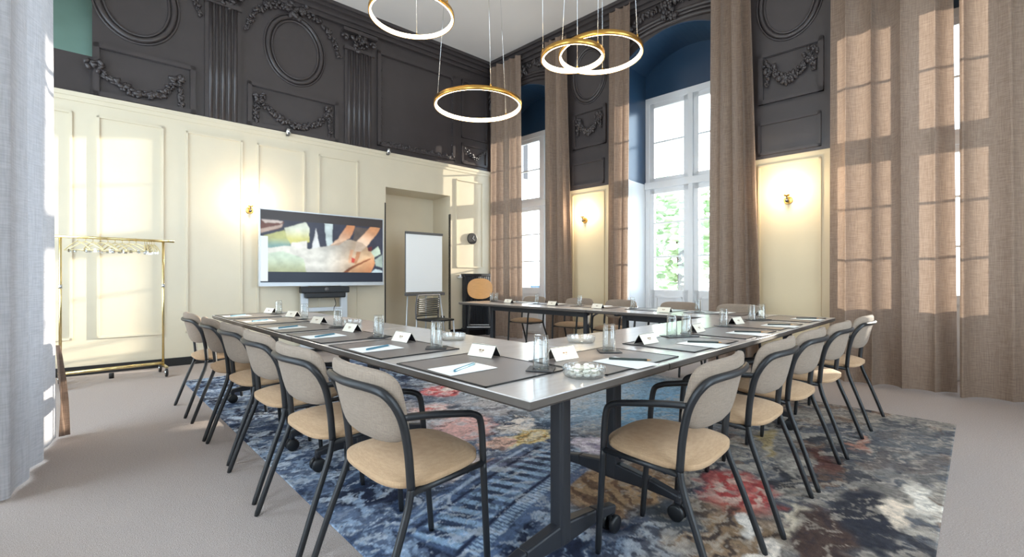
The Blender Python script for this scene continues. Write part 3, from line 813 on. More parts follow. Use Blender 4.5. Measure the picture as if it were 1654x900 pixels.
# ------------------------------------------------------------------ place settings
TZ = .7405
def frame_at(x, y, rz):
    return Matrix.Translation((x, y, TZ)) @ Matrix.Rotation(rz, 4, 'Z')
def flat(name, w, l, h, material, x, y, rz, z=TZ, bevel=.0):
    o = MB().box(-w / 2, w / 2, -l / 2, l / 2, 0, h).build(name, material, bevel=bevel)
    o.location = (x, y, z); o.rotation_euler = (0, 0, rz); return o
def desk_mat(x, y, rz, w, l, lab):
    t = empty('desk_mat', (x, y, TZ), rz)
    MB().box(-w / 2, w / 2, -l / 2, l / 2, 0, .003).build('mat_sheet', M['mat'], t, bevel=.001)
    b = MB(); e = .006
    for q in ((-w / 2, w / 2, -l / 2, -l / 2 + e), (-w / 2, w / 2, l / 2 - e, l / 2), (-w / 2, -w / 2 + e, -l / 2, l / 2), (w / 2 - e, w / 2, -l / 2, l / 2)): b.box(*q, .0005, .0045)
    b.build('stitched_edge', M['black'], t)
    return tag(t, lab, 'desk mat', 'desk mats at the seats')
def note_paper(x, y, rz, lab, z):
    return tag(flat('note_paper', .21, .152, .0012, M['paper'], x, y, rz, z), lab, 'paper', 'note sheets at the seats')
def pen(x, y, rz, lab, z, material, name):
    t = empty(name, (x, y, z + .0045), rz)
    MB().lathe([(.0042, -.085), (.005, -.08), (.005, .06), (.004, .066)], 10, axis='x').build('barrel', material, t)
    MB().lathe([(.004, .066), (.0012, .08), (.0004, .083)], 10, axis='x').build('tip', M['chrome'] if name == 'pen' else M['wood'], t)
    return tag(t, lab, name, 'pens on the note sheets')
def glass(x, y, lab, z):
    t = empty('drinking_glass', (x, y, z))
    MB().lathe([(.0305, .0), (.0305, .002), (.0275, .105), (.0260, .112), (.0260, .122), (.0, .122)], 28).build('outer_wall', M['glass'], t)
    MB().lathe([(.0285, .0), (.0258, .100), (.015, .104), (.0, .104)], 28).build('inner_wall', M['glass'], t)
    return tag(t, lab, 'glass', 'upturned glasses at the seats')
def coaster(x, y, rz, w, l, lab, z):
    t = empty('coaster', (x, y, z), rz)
    MB().box(-w / 2, w / 2, -l / 2, l / 2, 0, .003).build('pad', M['coaster'], t, bevel=.0012)
    MB().lathe([(.026, .0028), (.026, .0034), (.023, .0034), (.023, .0028)], 24).build('printed_ring', M['greyplas'], t)
    return tag(t, lab, 'coaster', 'charcoal coasters at the seats')
def name_card(x, y, rz, lab, z):
    t = empty('name_card', (x, y, z), rz)           # fold runs along local x
    h, b, hw = .050, .032, .068
    m = MB(); k_ = MB()
    for sg in (-1, 1):
        p = [(-hw, sg * b, 0), (hw, sg * b, 0), (hw, 0, h), (-hw, 0, h)]
        q = [(a, c - sg * .0015, d - .0004) for a, c, d in p]
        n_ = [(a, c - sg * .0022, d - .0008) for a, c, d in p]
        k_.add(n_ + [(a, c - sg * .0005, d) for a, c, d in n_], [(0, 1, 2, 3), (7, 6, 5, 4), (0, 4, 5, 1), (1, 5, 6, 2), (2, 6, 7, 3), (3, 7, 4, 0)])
        m.add(p + q, [(0, 1, 2, 3), (7, 6, 5, 4), (0, 4, 5, 1), (1, 5, 6, 2), (2, 6, 7, 3), (3, 7, 4, 0)])
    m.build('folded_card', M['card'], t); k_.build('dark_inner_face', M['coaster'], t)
    g = MB()
    for sg in (-1, 1):
        for u0, u1, v0, v1 in ((-.014, -.003, .46, .58), (.001, .014, .46, .58), (-.010, .010, .36, .40)):
            f = lambda u, v: (u * sg, sg * (b * (1 - v) + .0006), h * v + .0003)
            g.add([f(u0, v0), f(u1, v0), f(u1, v1), f(u0, v1)], [(0, 1, 2, 3)])
    g.build('printed_mark', M['print'], t, recalc=False)
    return tag(t, lab, 'name card', 'folded name cards at the seats')

ROWN = {'A': 'on the arm towards the TV', 'B': 'on the arm by the drawn curtains', 'C': 'under the windows'}
def seat_phrase(row, i):
    if row == 'C': return '%s from the wooden stool %s' % (ORD[i], ROWN[row])
    return '%s from near corner %s' % (ORD[i], ROWN[row])
# row A : x across, seats along y
seatsA = [1.35, 2.02, 2.66, 3.29, 3.95, 4.62]
cardA = [(1.27, 1.49), (1.26, 2.14), (1.26, 2.77), (1.31, 3.45), (1.37, 4.20), (1.36, 4.80)]
glassA = [(1.23, 1.12), (1.25, 1.82), (1.24, 2.38), (1.30, 3.08), (1.35, 3.86), (1.38, 4.62)]
for i, y in enumerate(seatsA):
    ph = seat_phrase('A', i)
    desk_mat(1.115, y - .02, PI / 2, .54, .41, 'dark desk mat, ' + ph)
    note_paper(1.03, y - .02, random.uniform(-.06, .06), 'white note sheet, ' + ph, TZ + .0048)
    pen(1.045, y - .02, .42 + random.uniform(-.1, .1), 'teal pen on the note sheet, ' + ph, TZ + .0062, M['pen'], 'pen')
    c = cardA[i]; name_card(c[0], c[1], PI / 2 + (.10 if i < 3 else .22) + random.uniform(-.05, .05), 'white folded name card, ' + ph, TZ + .005)
    g = glassA[i]
    coaster(g[0], g[1], PI / 4 + random.uniform(-.2, .2), .10, .10, 'square coaster under a glass, ' + ph, TZ + .005)
    glass(g[0], g[1], 'upturned clear glass, ' + ph, TZ + .0086)
# row B
seatsB = [1.60, 2.32, 2.97, 3.60, 4.34]
cardB = [(1.46, 1.21), (2.13, 1.20), (2.82, 1.24), (3.52, 1.25), (4.40, 1.36)]
glassB = [[(1.76, 1.18)], [(2.47, 1.23), (2.55, 1.18)], [(3.26, 1.24)], [(3.92, 1.27), (4.05, 1.24)], []]
for i, x in enumerate(seatsB):
    ph = seat_phrase('B', i)
    desk_mat(x + (-.02 if i else 0), 1.09, 0, .54, .38, 'dark desk mat, ' + ph)
    note_paper(x - .03, .975, PI / 2 + random.uniform(-.05, .05), 'white note sheet, ' + ph, TZ + .0048)
    pen(x + .02, .985, -.98 + random.uniform(-.1, .1), 'dark pencil on note sheet, ' + ph, TZ + .0062, M['pencil'], 'pencil')
    c = cardB[i]; name_card(c[0], c[1], -.05 + random.uniform(-.1, .1), 'cream folded name card, ' + ph, TZ + .005)
    gs = glassB[i]
    if gs:
        mx = sum(g[0] for g in gs) / len(gs); my = sum(g[1] for g in gs) / len(gs)
        coaster(mx, my, PI / 4 if len(gs) == 1 else -.5, .10 if len(gs) == 1 else .20, .10, 'dark coaster under %s, ' % ('a glass' if len(gs) == 1 else 'two glasses') + ph, TZ + .005)
        for q, g in enumerate(gs):
            glass(g[0], g[1], ('upturned clear glass, ' if len(gs) == 1 else ('nearer of two glasses, ' if q == 0 else 'farther of two glasses, ')) + ph, TZ + .0086)
# row C
seatsC = [4.66, 3.90, 3.18, 2.42, 1.76]
cardC = [(4.30, 4.52), (4.30, 3.72), (4.25, 3.00), (4.22, 2.18)]
glassC = [[(4.48, 5.08), (4.52, 5.02)], [(4.44, 4.12)], [(4.46, 3.42)], [(4.46, 2.68)], [(4.46, 1.95)]]
for i, y in enumerate(seatsC):
    ph = seat_phrase('C', i)
    desk_mat(4.50, y, -PI / 2, .54, .38, 'dark desk mat, ' + ph)
    note_paper(4.58, y - .02, random.uniform(-.05, .05), 'white note sheet, ' + ph, TZ + .0048)
    pen(4.58, y - .03, .5, 'dark pencil on note sheet, ' + ph, TZ + .0062, M['pencil'], 'pencil')
    if i < len(cardC):
        name_card(cardC[i][0], cardC[i][1], -PI / 2, 'cream folded name card, ' + ph, TZ + .005)
    gs = glassC[i]
    mx = sum(g[0] for g in gs) / len(gs); my = sum(g[1] for g in gs) / len(gs)
    coaster(mx, my, PI / 4 if len(gs) == 1 else .9, .10 if len(gs) == 1 else .18, .10, 'dark coaster under %s, ' % ('a glass' if len(gs) == 1 else 'two glasses') + ph, TZ + .005)
    for q, g in enumerate(gs):
        glass(g[0], g[1], ('upturned clear glass, ' if len(gs) == 1 else ('nearer of two glasses, ' if q == 1 else 'farther of two glasses, ')) + ph, TZ + .0086)
# glass dishes
def dish(x, y, lab, r=.072):
    t = empty('glass_dish', (x, y, TZ))
    MB().lathe([(.0, .004), (r * .86, .004), (r * .95, .012), (r, .034), (r * 1.0, .037), (r * 1.04, .036), (r * 1.03, .030), (r * .99, .010), (r * .9, .0), (0, .0)], 96, rib=(30, .018, 6, 8)).build('ribbed_bowl', M['dish'], t)
    return tag(t, lab, 'dish', 'ribbed glass dishes on the tables')
dish(1.27, .955, 'ribbed glass dish full of white mints at the near table corner')
dish(1.93, 1.47, 'empty ribbed glass dish behind the first glass from the corner, by the seam')
dish(1.50, 2.02, 'empty ribbed glass dish behind the second name card towards the TV', .065)
dish(1.46, 3.20, 'empty ribbed glass dish behind the fourth glass towards the TV', .065)
k = 0
for ring, nn, rad, zz in ((0, 11, .048, .0065), (1, 6, .025, .0065), (2, 8, .040, .0185), (3, 4, .018, .0185), (4, 5, .026, .030)):
    for q in range(nn):
        a = 2 * PI * q / nn + ring * .4
        o = MB().blob((0, 0, 0), .011, (1, 1, .52), None, 10, 6).build('mint', M['mint'])
        o.location = (1.27 + rad * math.cos(a), .955 + rad * math.sin(a), TZ + .0045 + zz); o.rotation_euler = (random.uniform(-.3, .3), random.uniform(-.3, .3), 0)
        tag(o, 'small round white mint heaped in the ribbed glass dish', 'mint', 'mints in the glass dish')
t = empty('round_token', (1.46, 1.74, TZ)); MB().lathe([(0, 0), (.03, 0), (.03, .004), (.024, .008), (0, .008)], 24).build('disc', M['paper'], t)
tag(t, 'small white round lid lying on the bare table near the corner', 'lid')

# ------------------------------------------------------------------ screen
TVA = math.atan2(-.10, 1.75)
tv = empty('presentation_screen', (2.622, 6.605, 0), TVA)
tag(tv, 'large flat screen on a stand showing a massage picture', 'screen')
Wt, z0, z1 = 1.755, .975, 2.022
hw = Wt / 2
MB().box(-hw, hw, .004, .07, z0, z1).build('housing', M['silver'], tv, bevel=.006)
f = MB(); f.box(-hw, -hw + .014, -.006, .004, z0, z1); f.box(hw - .014, hw, -.006, .004, z0, z1); f.box(-hw, hw, -.006, .004, z1 - .014, z1); f.box(-hw, hw, -.008, .004, z0, z0 + .048)
f.build('silver_frame', M['silver'], tv)
def inpoly(U, V, poly):
    r = np.zeros(U.shape, bool); n = len(poly)
    for i in range(n):
        x0, y0 = poly[i]; x1, y1 = poly[(i + 1) % n]
        if y0 == y1: continue
        c = ((y0 > V) != (y1 > V)) & (U < (x1 - x0) * (V - y0) / (y1 - y0) + x0)
        r ^= c
    return r
nu, nv = 260, 146
uu, vv = np.meshgrid(np.linspace(0, 1, nu), np.linspace(0, 1, nv))
C3 = lambda c: np.array(lin(c)[:3])
img = np.ones((nv, nu, 3)) * C3((58, 62, 78))
jn = fbm(uu * 9, vv * 6, 80) - .5
U = uu + .02 * (fbm(uu * 12, vv * 8, 81) - .5); V = vv + .03 * (fbm(uu * 12, vv * 8, 83) - .5)
def pol(poly, c, c2=None, ax=(0, 1), lo=0, hi=1):
    m = inpoly(U, V, poly)
    if c2 is None: img[m] = C3(c)
    else:
        t = smooth(lo, hi, U * ax[0] + V * ax[1])[..., None]
        img[m] = (C3(c) * (1 - t) + C3(c2) * t)[m]
pol([(.74, .14), (.90, .16), (.86, .34), (.72, .40)], (96, 88, 84))
pol([(0, .14), (.17, .15), (.13, .26), (0, .32)], (120, 78, 66)); pol([(0, .13), (.16, .14), (.15, .17), (.03, .18)], (226, 214, 206)); pol([(0, .27), (.12, .21), (.16, .17), (.15, .23), (0, .33)], (206, 184, 170))
pol([(.02, .36), (.17, .27), (.21, .36), (.21, .5), (.05, .55)], (190, 196, 132), (130, 170, 168), (0, 1), .36, .5)
pol([(.17, .24), (.24, .19), (.33, .13), (.36, .22), (.36, .42), (.22, .47), (.19, .38)], (226, 236, 220), (216, 214, 130), (0, 1), .2, .42)
pol([(.22, .44), (.34, .40), (.34, .55), (.2, .56)], (240, 240, 234))
pol([(.41, .21), (.45, .5), (.38, .52)], (232, 238, 240)); pol([(.48, .10), (.55, .12), (.55, .42), (.5, .48), (.49, .3)], (206, 224, 226))
pol([(.04, .52), (.2, .48), (.36, .52), (.5, .47), (.6, .40), (.7, .34), (.8, .38), (.88, .48), (.92, .60), (.91, .76), (.86, .88), (.04, .88)], (226, 228, 220), (230, 196, 156), (1, .15), .55, .95)
pol([(.05, .60), (.16, .56), (.32, .66), (.34, .88), (.05, .88)], (206, 226, 206), (196, 204, 158), (0, 1), .6, .9)
pol([(.67, .12), (.75, .12), (.70, .32), (.60, .44), (.53, .45), (.60, .34)], (206, 144, 100), (240, 208, 180), (-1, 1), -.55, -.15)
pol([(.90, .10), (.98, .14), (.86, .42), (.80, .52), (.74, .52), (.76, .36)], (214, 156, 112), (246, 224, 200), (-1, 1), -.75, -.3)
pol([(.70, .50), (.735, .50), (.70, .72), (.685, .70)], (236, 188, 152)); pol([(.76, .52), (.80, .52), (.75, .74), (.735, .70)], (206, 150, 110))
pol([(.70, .78), (.80, .66), (.90, .60), (.93, .70), (.90, .82), (.86, .88), (.64, .88)], (240, 196, 150), (206, 140, 96), (1, .6), 1.1, 1.45)
pol([(.60, .88), (.72, .76), (.88, .62), (.89, .63), (.73, .79), (.64, .88)], (150, 92, 62))
pol([(.715, .62), (.745, .64), (.735, .71), (.71, .70)], (214, 84, 70))
pol([(.86, .46), (.90, .44), (.90, .52), (.87, .51)], (120, 52, 56))
pol([(.89, .52), (.96, .43), (.98, .55), (.92, .60)], (206, 226, 206)); pol([(.92, .64), (1, .56), (1, .78), (.94, .74)], (176, 196, 186)); pol([(.88, .86), (.93, .79), (1, .83), (1, .88), (.88, .88)], (200, 220, 226))
img *= (1 + .5 * jn + .5 * (fbm(uu * 22, vv * 16, 90) - .5))[..., None]
sh = .62 + .45 * smooth(.36, .60, vv + .10 * np.sin(7 * uu)) - .30 * smooth(.70, .88, vv + .05 * np.sin(11 * uu))
body = inpoly(U, V, [(.04, .52), (.2, .48), (.36, .52), (.5, .47), (.6, .40), (.7, .34), (.8, .38), (.88, .48), (.92, .60), (.91, .76), (.86, .88), (.04, .88)])
img[body] *= np.clip(sh, .5, 1.1)[body][:, None]
p_ = np.pad(img, ((1, 1), (1, 1), (0, 0)), 'edge')
img = sum(p_[a:a + nv, b:b + nu] for a in range(3) for b in range(3)) / 9
top_b = .125; img[vv < top_b] = C3((62, 58, 58)); img[vv > .855] = C3((38, 46, 60))
img[(uu < .052) & (vv > .36) & (vv < .985)] = C3((240, 250, 252))
me = bpy.data.meshes.new('picture')
xs = -hw + .016 + uu * (Wt - .032); zs = z1 - .016 - vv * (z1 - z0 - .068)
co = np.stack([xs, np.full_like(xs, -.001), zs], -1).reshape(-1, 3)
idx = np.arange(nu * nv).reshape(nv, nu)
q = np.stack([idx[:-1, :-1], idx[1:, :-1], idx[1:, 1:], idx[:-1, 1:]], -1).reshape(-1, 4)
me.from_pydata(co.tolist(), [], q.tolist())
ca_ = me.color_attributes.new('picture', 'FLOAT_COLOR', 'POINT')
fl = np.ones((nu * nv, 4), np.float32); fl[:, :3] = img.reshape(-1, 3); ca_.data.foreach_set('color', fl.ravel())
me.materials.append(attr_mat('lit_screen', 'picture', .3, emit=.62, spec=.3))
o = bpy.data.objects.new('lit_picture', me); COL.objects.link(o); o.parent = tv
c = MB(); c.box(-.36, .32, -.05, .08, .87, .965); c.box(-.30, .26, -.06, .07, .80, .88)
c.build('equipment_tray', M['blacks'], tv, bevel=.015)
c = MB(); c.lathe([(.0, -.03), (.028, -.03), (.028, .03), (0, .03)], 20, (-.02, -.055, .925), axis='y'); c.lathe([(0, -.036), (.016, -.036), (.016, -.028), (0, -.028)], 16, (-.02, -.055, .925), axis='y')
c.build('webcam', M['greyplas'], tv)
for x in (-.34, .22): MB().box(x, x + .10, .04, .10, .05, 1.3).build('stand_column', M['silver'], tv, bevel=.006)
MB().box(-.34, .32, .05, .09, .60, .66).build('stand_crossbar', M['silver'], tv, bevel=.006)
c = MB()
for x in (-.40, .28): c.beam((x + .05, -.42, .09), (x + .05, .13, .09), .07, .05)
c.beam((-.35, .07, .09), (.33, .07, .09), .07, .05)
c.build('stand_base', M['silver'], tv, bevel=.008)
for x in (-.35, .33):
    for y in (-.39, .10): MB().lathe([(0, -.015), (.033, -.015), (.033, .015), (0, .015)], 16, (x, y, .033), axis='x').build('caster', M['blacks'], tv)
c = MB().tube(bez([(.13, .05, .79), (.14, .03, .70), (.12, .05, .62), (.15, .07, .4)], 6), .005, 6); c.build('cable', M['blacks'], tv)

# ------------------------------------------------------------------ flip chart and slatted chair
fc = empty('flip_chart', LWt(1.66, .34, 0), math.atan2(-DL.y, -DL.x)); tag(fc, 'white paper flip chart on a grey easel in the niche', 'flip chart')
MB().box(-.345, .345, .0, .018, .85, 1.84).build('board', M['greyplas'], fc, bevel=.004)
MB().box(-.335, .335, -.012, -.001, .86, 1.81).build('paper_pad', M['paper'], fc)
MB().box(-.345, .345, -.025, .02, 1.80, 1.84).build('clamp_bar', M['greyplas'], fc, bevel=.004)
MB().box(-.355, .355, -.07, .01, .80, .845).build('pen_tray', M['greyplas'], fc, bevel=.006)
for x0, y0, x1, y1 in ((-.30, .01, -.40, -.12), (.30, .01, .34, -.12), (0.05, .03, .14, .20)):
    MB().tube([(x0, y0, .83), (x1, y1, .0)], .012, 8).build('leg', M['silver'], fc)
sc_ = empty('slatted_chair', LWt(1.80, .72, 0), .05); tag(sc_, 'black slatted chair with grey legs standing in front of the flip chart', 'chair')
m = MB()
for k in range(9): m.tube(bez([(-.20, .02 - .02 * k / 9, .50 + .032 * k), (0, .06 - .02 * k / 9, .50 + .032 * k), (.20, .02 - .02 * k / 9, .50 + .032 * k)], 6), .011, 6)
m.build('backrest', M['blacks'], sc_)
MB().box(-.21, .21, -.38, .03, .43, .46).build('seat', M['blacks'], sc_, bevel=.012)
m = MB().tube(bez([(-.21, .03, .45), (-.215, .03, .6), (-.21, .0, .80), (-.16, .0, .82), (.16, .0, .82), (.21, .0, .80), (.215, .03, .6), (.21, .03, .45)], 5), .013, 8); m.build('back_frame', M['greyplas'], sc_)
for x, y in ((-.2, .03), (.2, .03), (-.2, -.36), (.2, -.36)): MB().tube([(x, y, .45), (x * 1.08, y * 1.1, 0)], .012, 8).build('leg', M['silver'], sc_)

# ------------------------------------------------------------------ clothes rack
x0, y0 = -.118, 6.34; x1, y1 = .70, 6.38
rk = empty('clothes_rack', ((x0 + x1) / 2, (y0 + y1) / 2, 0), math.atan2(y1 - y0, x1 - x0)); tag(rk, 'brass rolling clothes rack by the cream wall', 'clothes rack')
hl = math.hypot(x1 - x0, y1 - y0) / 2
for sg in (-1, 1):
    MB().tube([(sg * hl, 0, .11), (sg * hl, 0, 1.49)], .012, 10).build('upright', M['brass'], rk)
    f = MB(); f.beam((sg * hl, -.20, .105), (sg * hl, .20, .105), .03, .022); f.build('foot', M['brass'], rk, bevel=.004)
    MB().lathe([(.0, -.02), (.016, -.02), (.016, .02), (0, .02)], 12, (sg * hl, 0, 1.0)).build('collar', M['chrome'], rk)
    for y in (-.18, .18):
        w = MB(); w.lathe([(.012, -.010), (.040, -.012), (.045, -.006), (.045, .006), (.040, .012), (.012, .010)], 20, (sg * hl, y, .046), axis='x'); w.build('wheel', M['blacks'], rk)
        h = MB(); h.lathe([(0, -.014), (.024, -.014), (.024, .014), (0, .014)], 16, (sg * hl, y, .046), axis='x'); h.beam((sg * hl, y, .05), (sg * hl, y, .10), .03, .016); h.build('wheel_hub', M['chrome'], rk)
MB().tube([(-hl - .10, 0, 1.50), (hl + .10, 0, 1.50)], .014, 12).build('hanging_bar', M['brass'], rk)
MB().tube([(-hl, 0, .13), (hl, 0, .13)], .016, 10).build('lower_bar', M['brass'], rk)
def make_hanger():
    t = empty('coat_hanger')
    MB().tube([(0, .016 * math.sin(a), .016 * math.cos(a)) for a in [(-.1 + 3.9 * i / 12) for i in range(13)]] + [(0, -.006, -.02), (0, 0, -.045)], .0022, 6).build('hook', M['brass'], t)
    MB().tube(bez([(0, -.20, -.125), (0, -.10, -.075), (0, 0, -.045), (0, .10, -.075), (0, .20, -.125)], 6), .006, 8).build('shoulder_bar', M['hanger'], t)
    MB().tube([(0, -.20, -.127), (0, .20, -.127)], .0045, 8).build('trouser_bar', M['hanger'], t)
    for y in (-.12, .12): MB().box(-.007, .007, y - .012, y + .012, -.150, -.118).build('clip', M['chrome'], t)
    return t
h0 = make_hanger(); ax = (x1 - x0) / (2 * hl), (y1 - y0) / (2 * hl)
HP = [.15, .22, .29, .36, .43, .50, .57, .64, .71, .80, .825, .85, .875, .90]
for i, u in enumerate(HP):
    o = h0 if i == 0 else copy_tree(h0)
    o.location = (x0 + ax[0] * 2 * hl * u, y0 + ax[1] * 2 * hl * u, 1.50); o.rotation_euler = (0, 0, random.uniform(-.25, .25) + (.5 if i < 9 else 0))
    tag(o, 'pale gold coat hanger bunched by the rack upright nearest the chairs' if i >= 9 else 'pale gold coat hanger spaced along the middle of the rack bar', 'coat hanger',
        'coat hangers bunched at the end of the rack' if i >= 9 else 'coat hangers spaced along the rack')
ds = empty('door_stop', (.27, 6.52, 0)); MB().lathe([(0, 0), (.022, 0), (.022, .05), (.018, .058), (0, .058)], 16).build('rubber_post', M['blacks'], ds)
tag(ds, 'small black door stop on the floor behind the rolling rack', 'door stop')

# ------------------------------------------------------------------ radiator, stool, wall fittings
rd = empty('radiator', LWt(.36, .02, 0)); rl = Vector(rd.location); F = lambda s, d, z: Vector(LWt(s, d, z)) - rl
m = MB()
for k in range(14): wbox(m, F, .06 + k * .046, .096 + k * .046, .03, .13, .16, 1.12)
m.build('fins', M['anth'], rd, bevel=.006)
m = MB(); wbox(m, F, .03, .72, .02, .14, 1.12, 1.17); wbox(m, F, .03, .72, .03, .13, .12, .17); m.build('casing', M['anth'], rd, bevel=.006)
m = MB(); m.tube([F(.73, .08, 1.10), F(.79, .08, 1.10), F(.79, .02, 1.10)], .012, 8); m.lathe([(0, -.03), (.02, -.03), (.02, .03), (0, .03)], 12, tuple(F(.77, .08, 1.12))); m.build('valve', M['white'], rd)
for s in (.12, .64): m = MB(); wbox(m, F, s, s + .04, .05, .11, 0, .13); m.build('foot', M['anth'], rd)
tag(rd, 'tall dark radiator standing in the corner behind the stool', 'radiator')

stool = empty('counter_stool', (4.88, 5.84, 0), -.75 + PI); tag(stool, 'stool with an oval honey wood back and pale seat by the radiator', 'stool')
# back stands at local -y, seat faces the camera
def ob(x, y, h): return (x * .215, -.17 + .05 * x * x + h, .905 + y * .178)
MB().cushion(.82, ob, lambda r: .008, lambda r: -.008, 48, 8).build('oval_back', M['wood'], stool)
def so(x, y, h): return (x * .20, y * .19, .67 + h)
MB().cushion(.75, so, lambda r: .025 - .01 * r ** 4, lambda r: 0, 48, 6).build('seat', M['greytop'], stool)
for x, y in ((-.17, -.16), (.17, -.16), (-.17, .16), (.17, .16)): MB().tube([(x * .9, y * .9, .67), (x * 1.2, y * 1.2, 0)], .012, 8).build('leg', M['steel'], stool)
m = MB(); q = [(-.19, -.18, .28), (.19, -.18, .28), (.19, .18, .28), (-.19, .18, .28)]
m.tube(q, .010, 8, closed=True); m.build('foot_rail', M['silver'], stool)
for x in (-.08, .08): MB().tube([(x, -.19, .66), (x, -.188, .90)], .009, 8).build('back_post', M['steel'], stool)

ck = empty('wall_clock', LWt(.46, 0, 1.83)); cl = Vector(ck.location); F = lambda s, d, z: Vector(LWt(s, d, z)) - cl
def disc(mb, s, z, r, d0, d1, n=32): return mb.prism([(s + r * math.cos(2 * PI * i / n), z + r * math.sin(2 * PI * i / n)) for i in range(n)], d0, d1, F)
disc(MB(), .46, 1.83, .105, 0, .03).build('case', M['blacks'], ck, bevel=.005)
m = MB(); m.beam(F(.46, .033, 1.83), F(.43, .033, 1.88), .008, .003, up=NL); m.beam(F(.46, .033, 1.83), F(.41, .033, 1.80), .006, .003, up=NL); m.build('hands', M['silver'], ck)
tag(ck, 'small round black clock on the cream wall above the radiator', 'clock')
sk = empty('wall_socket', LWt(NI0 - .0, -.25, .33)); sl = Vector(sk.location)
F = lambda s, d, z: Vector(LWt(s, d, z)) - sl
m = MB(); wbox(m, F, NI0, NI0 + .012, -.30, -.18, .27, .39); m.build('plate', M['blacks'], sk, bevel=.003)
m = MB(); m.lathe([(.0, -.002), (.02, -.002), (.02, .003), (0, .003)], 16, tuple(F(NI0 + .012, -.24, .33)), axis='x'); m.build('outlet', M['greyplas'], sk)
tag(sk, 'square black socket low on the niche side behind the flip chart', 'socket')
for s, lab in ((3.67, 'small grey spotlight on the panel edge above the TV screen'), (2.16, 'small grey spotlight on the panel edge above the niche')):
    sp = empty('wall_spotlight', LWt(s, .02, 3.13)); q = Vector(sp.location); F = lambda a, d, z: Vector(LWt(a, d, z)) - q
    m = MB(); m.lathe([(0, -.04), (.03, -.04), (.034, .03), (.02, .045), (0, .045)], 16, tuple(F(s, .07, 3.15))); m.build('lamp_head', M['chrome'], sp)
    m = MB(); wbox(m, F, s - .02, s + .02, -.005, .06, 3.10, 3.13); m.build('bracket', M['greyplas'], sp)
    tag(sp, lab, 'spotlight', 'small wall spotlights')

# sconces
def sconce(fn, s, z, d, lab):
    t = empty('wall_sconce', fn(s, d, z)); q = Vector(t.location); F = lambda a, b, c: Vector(fn(a, b, c)) - q
    m = MB(); m.prism([(s + .045 * math.cos(2 * PI * i / 24), z - .05 + .045 * math.sin(2 * PI * i / 24)) for i in range(24)], d, d + .018, F); m.build('back_plate', M['gold'], t, bevel=.004)
    m = MB(); m.tube(bez([F(s, d + .015, z - .05), F(s, d + .06, z - .055), F(s, d + .075, z - .03), F(s, d + .075, z - .005)], 6), .008, 8); m.blob(F(s, d + .07, z - .06), .02); m.build('arm', M['steel'], t)
    m = MB(); m.blob(F(s, d + .078, z + .045), .045, nu=20, nv=12); m.build('lit_globe', M['bulb'], t)
    m = MB(); m.lathe([(.0, -.012), (.026, -.01), (.034, .012), (.03, .012), (.0, -.004)], 20, tuple(F(s, d + .078, z + .0))); m.build('holder', M['gold'], t)
    l = bpy.data.lights.new('sconce_glow', 'POINT'); l.energy = 9; l.color = (1, .84, .62); l.shadow_soft_size = .05
    lo = bpy.data.objects.new('sconce_glow', l); COL.objects.link(lo); lo.parent = t; lo.location = F(s, d + .18, z + .06)
    tag(t, lab, 'wall lamp', 'lit globe sconces')
sconce(LWt, 4.14, 2.05, 0, 'lit globe sconce on the cream wall beside the TV screen')
sconce(RWt, 2.22, 2.06, .03, 'lit globe sconce on the smaller cream pier between two narrow curtains')
sconce(RWt, 5.06, 2.04, .03, 'lit globe sconce on the wider cream pier by the drawn curtains')

# ------------------------------------------------------------------ ring pendants
def pendant(x, y, z, r, a0, lab, h=.042, can=(0, 0)):
    t = empty('ring_pendant', (x, y, z)); n = 96
    m = MB().lathe([(r - .010, 0), (r, 0), (r, h), (r - .010, h), (r - .010, 0)], n)
    m.f = [f for f in m.f if len(f) == 4]; m.sm = m.sm[:len(m.f)]
    ringo = m.build('gold_ring', M['gold'], t)
    m = MB().lathe([(r - .024, .003), (r - .009, .001), (r - .009, h - .001), (r - .024, h - .003), (r - .024, .003)], n)
    m.f = [f for f in m.f if len(f) == 4]; m.sm = m.sm[:len(m.f)]
    m.build('light_strip', M['led'], ringo)
    top = H_CEIL - z
    for k in range(3):
        a = a0 + 2 * PI * k / 3
        p = (math.cos(a) * (r - .006), math.sin(a) * (r - .006)); q = (can[0] + math.cos(a) * .28, can[1] + math.sin(a) * .28)
        MB().tube([(p[0], p[1], h), (q[0], q[1], top)], .0022, 6).build('cable', M['chrome'], t)
        MB().lathe([(0, -.004), (.008, -.004), (.008, .02), (0, .022)], 10, (p[0], p[1], h)).build('cable_clamp', M['gold'], t)
    MB().lathe([(0, top - .025), (.30, top - .025), (.30, top), (0, top)], 40, (can[0], can[1], 0)).build('ceiling_canopy', M['ceil'], t)
    tag(t, lab, 'pendant lamp', 'glowing ring pendants')
pendant(2.301, 3.756, 3.57, .40, .9, 'glowing ring pendant high over the table, cut by the top of the photo')
pendant(3.010, 3.628, 2.865, .455, 2.2, 'lowest glowing gold ring pendant, hanging in front of the dark corner')
pendant(3.576, 2.497, 3.19, .395, .55, 'larger ring of the overlapping glowing pair before the windows')
pendant(3.08, 2.437, 2.97, .273, 2.6, 'smaller ring of the overlapping glowing pair before the windows')

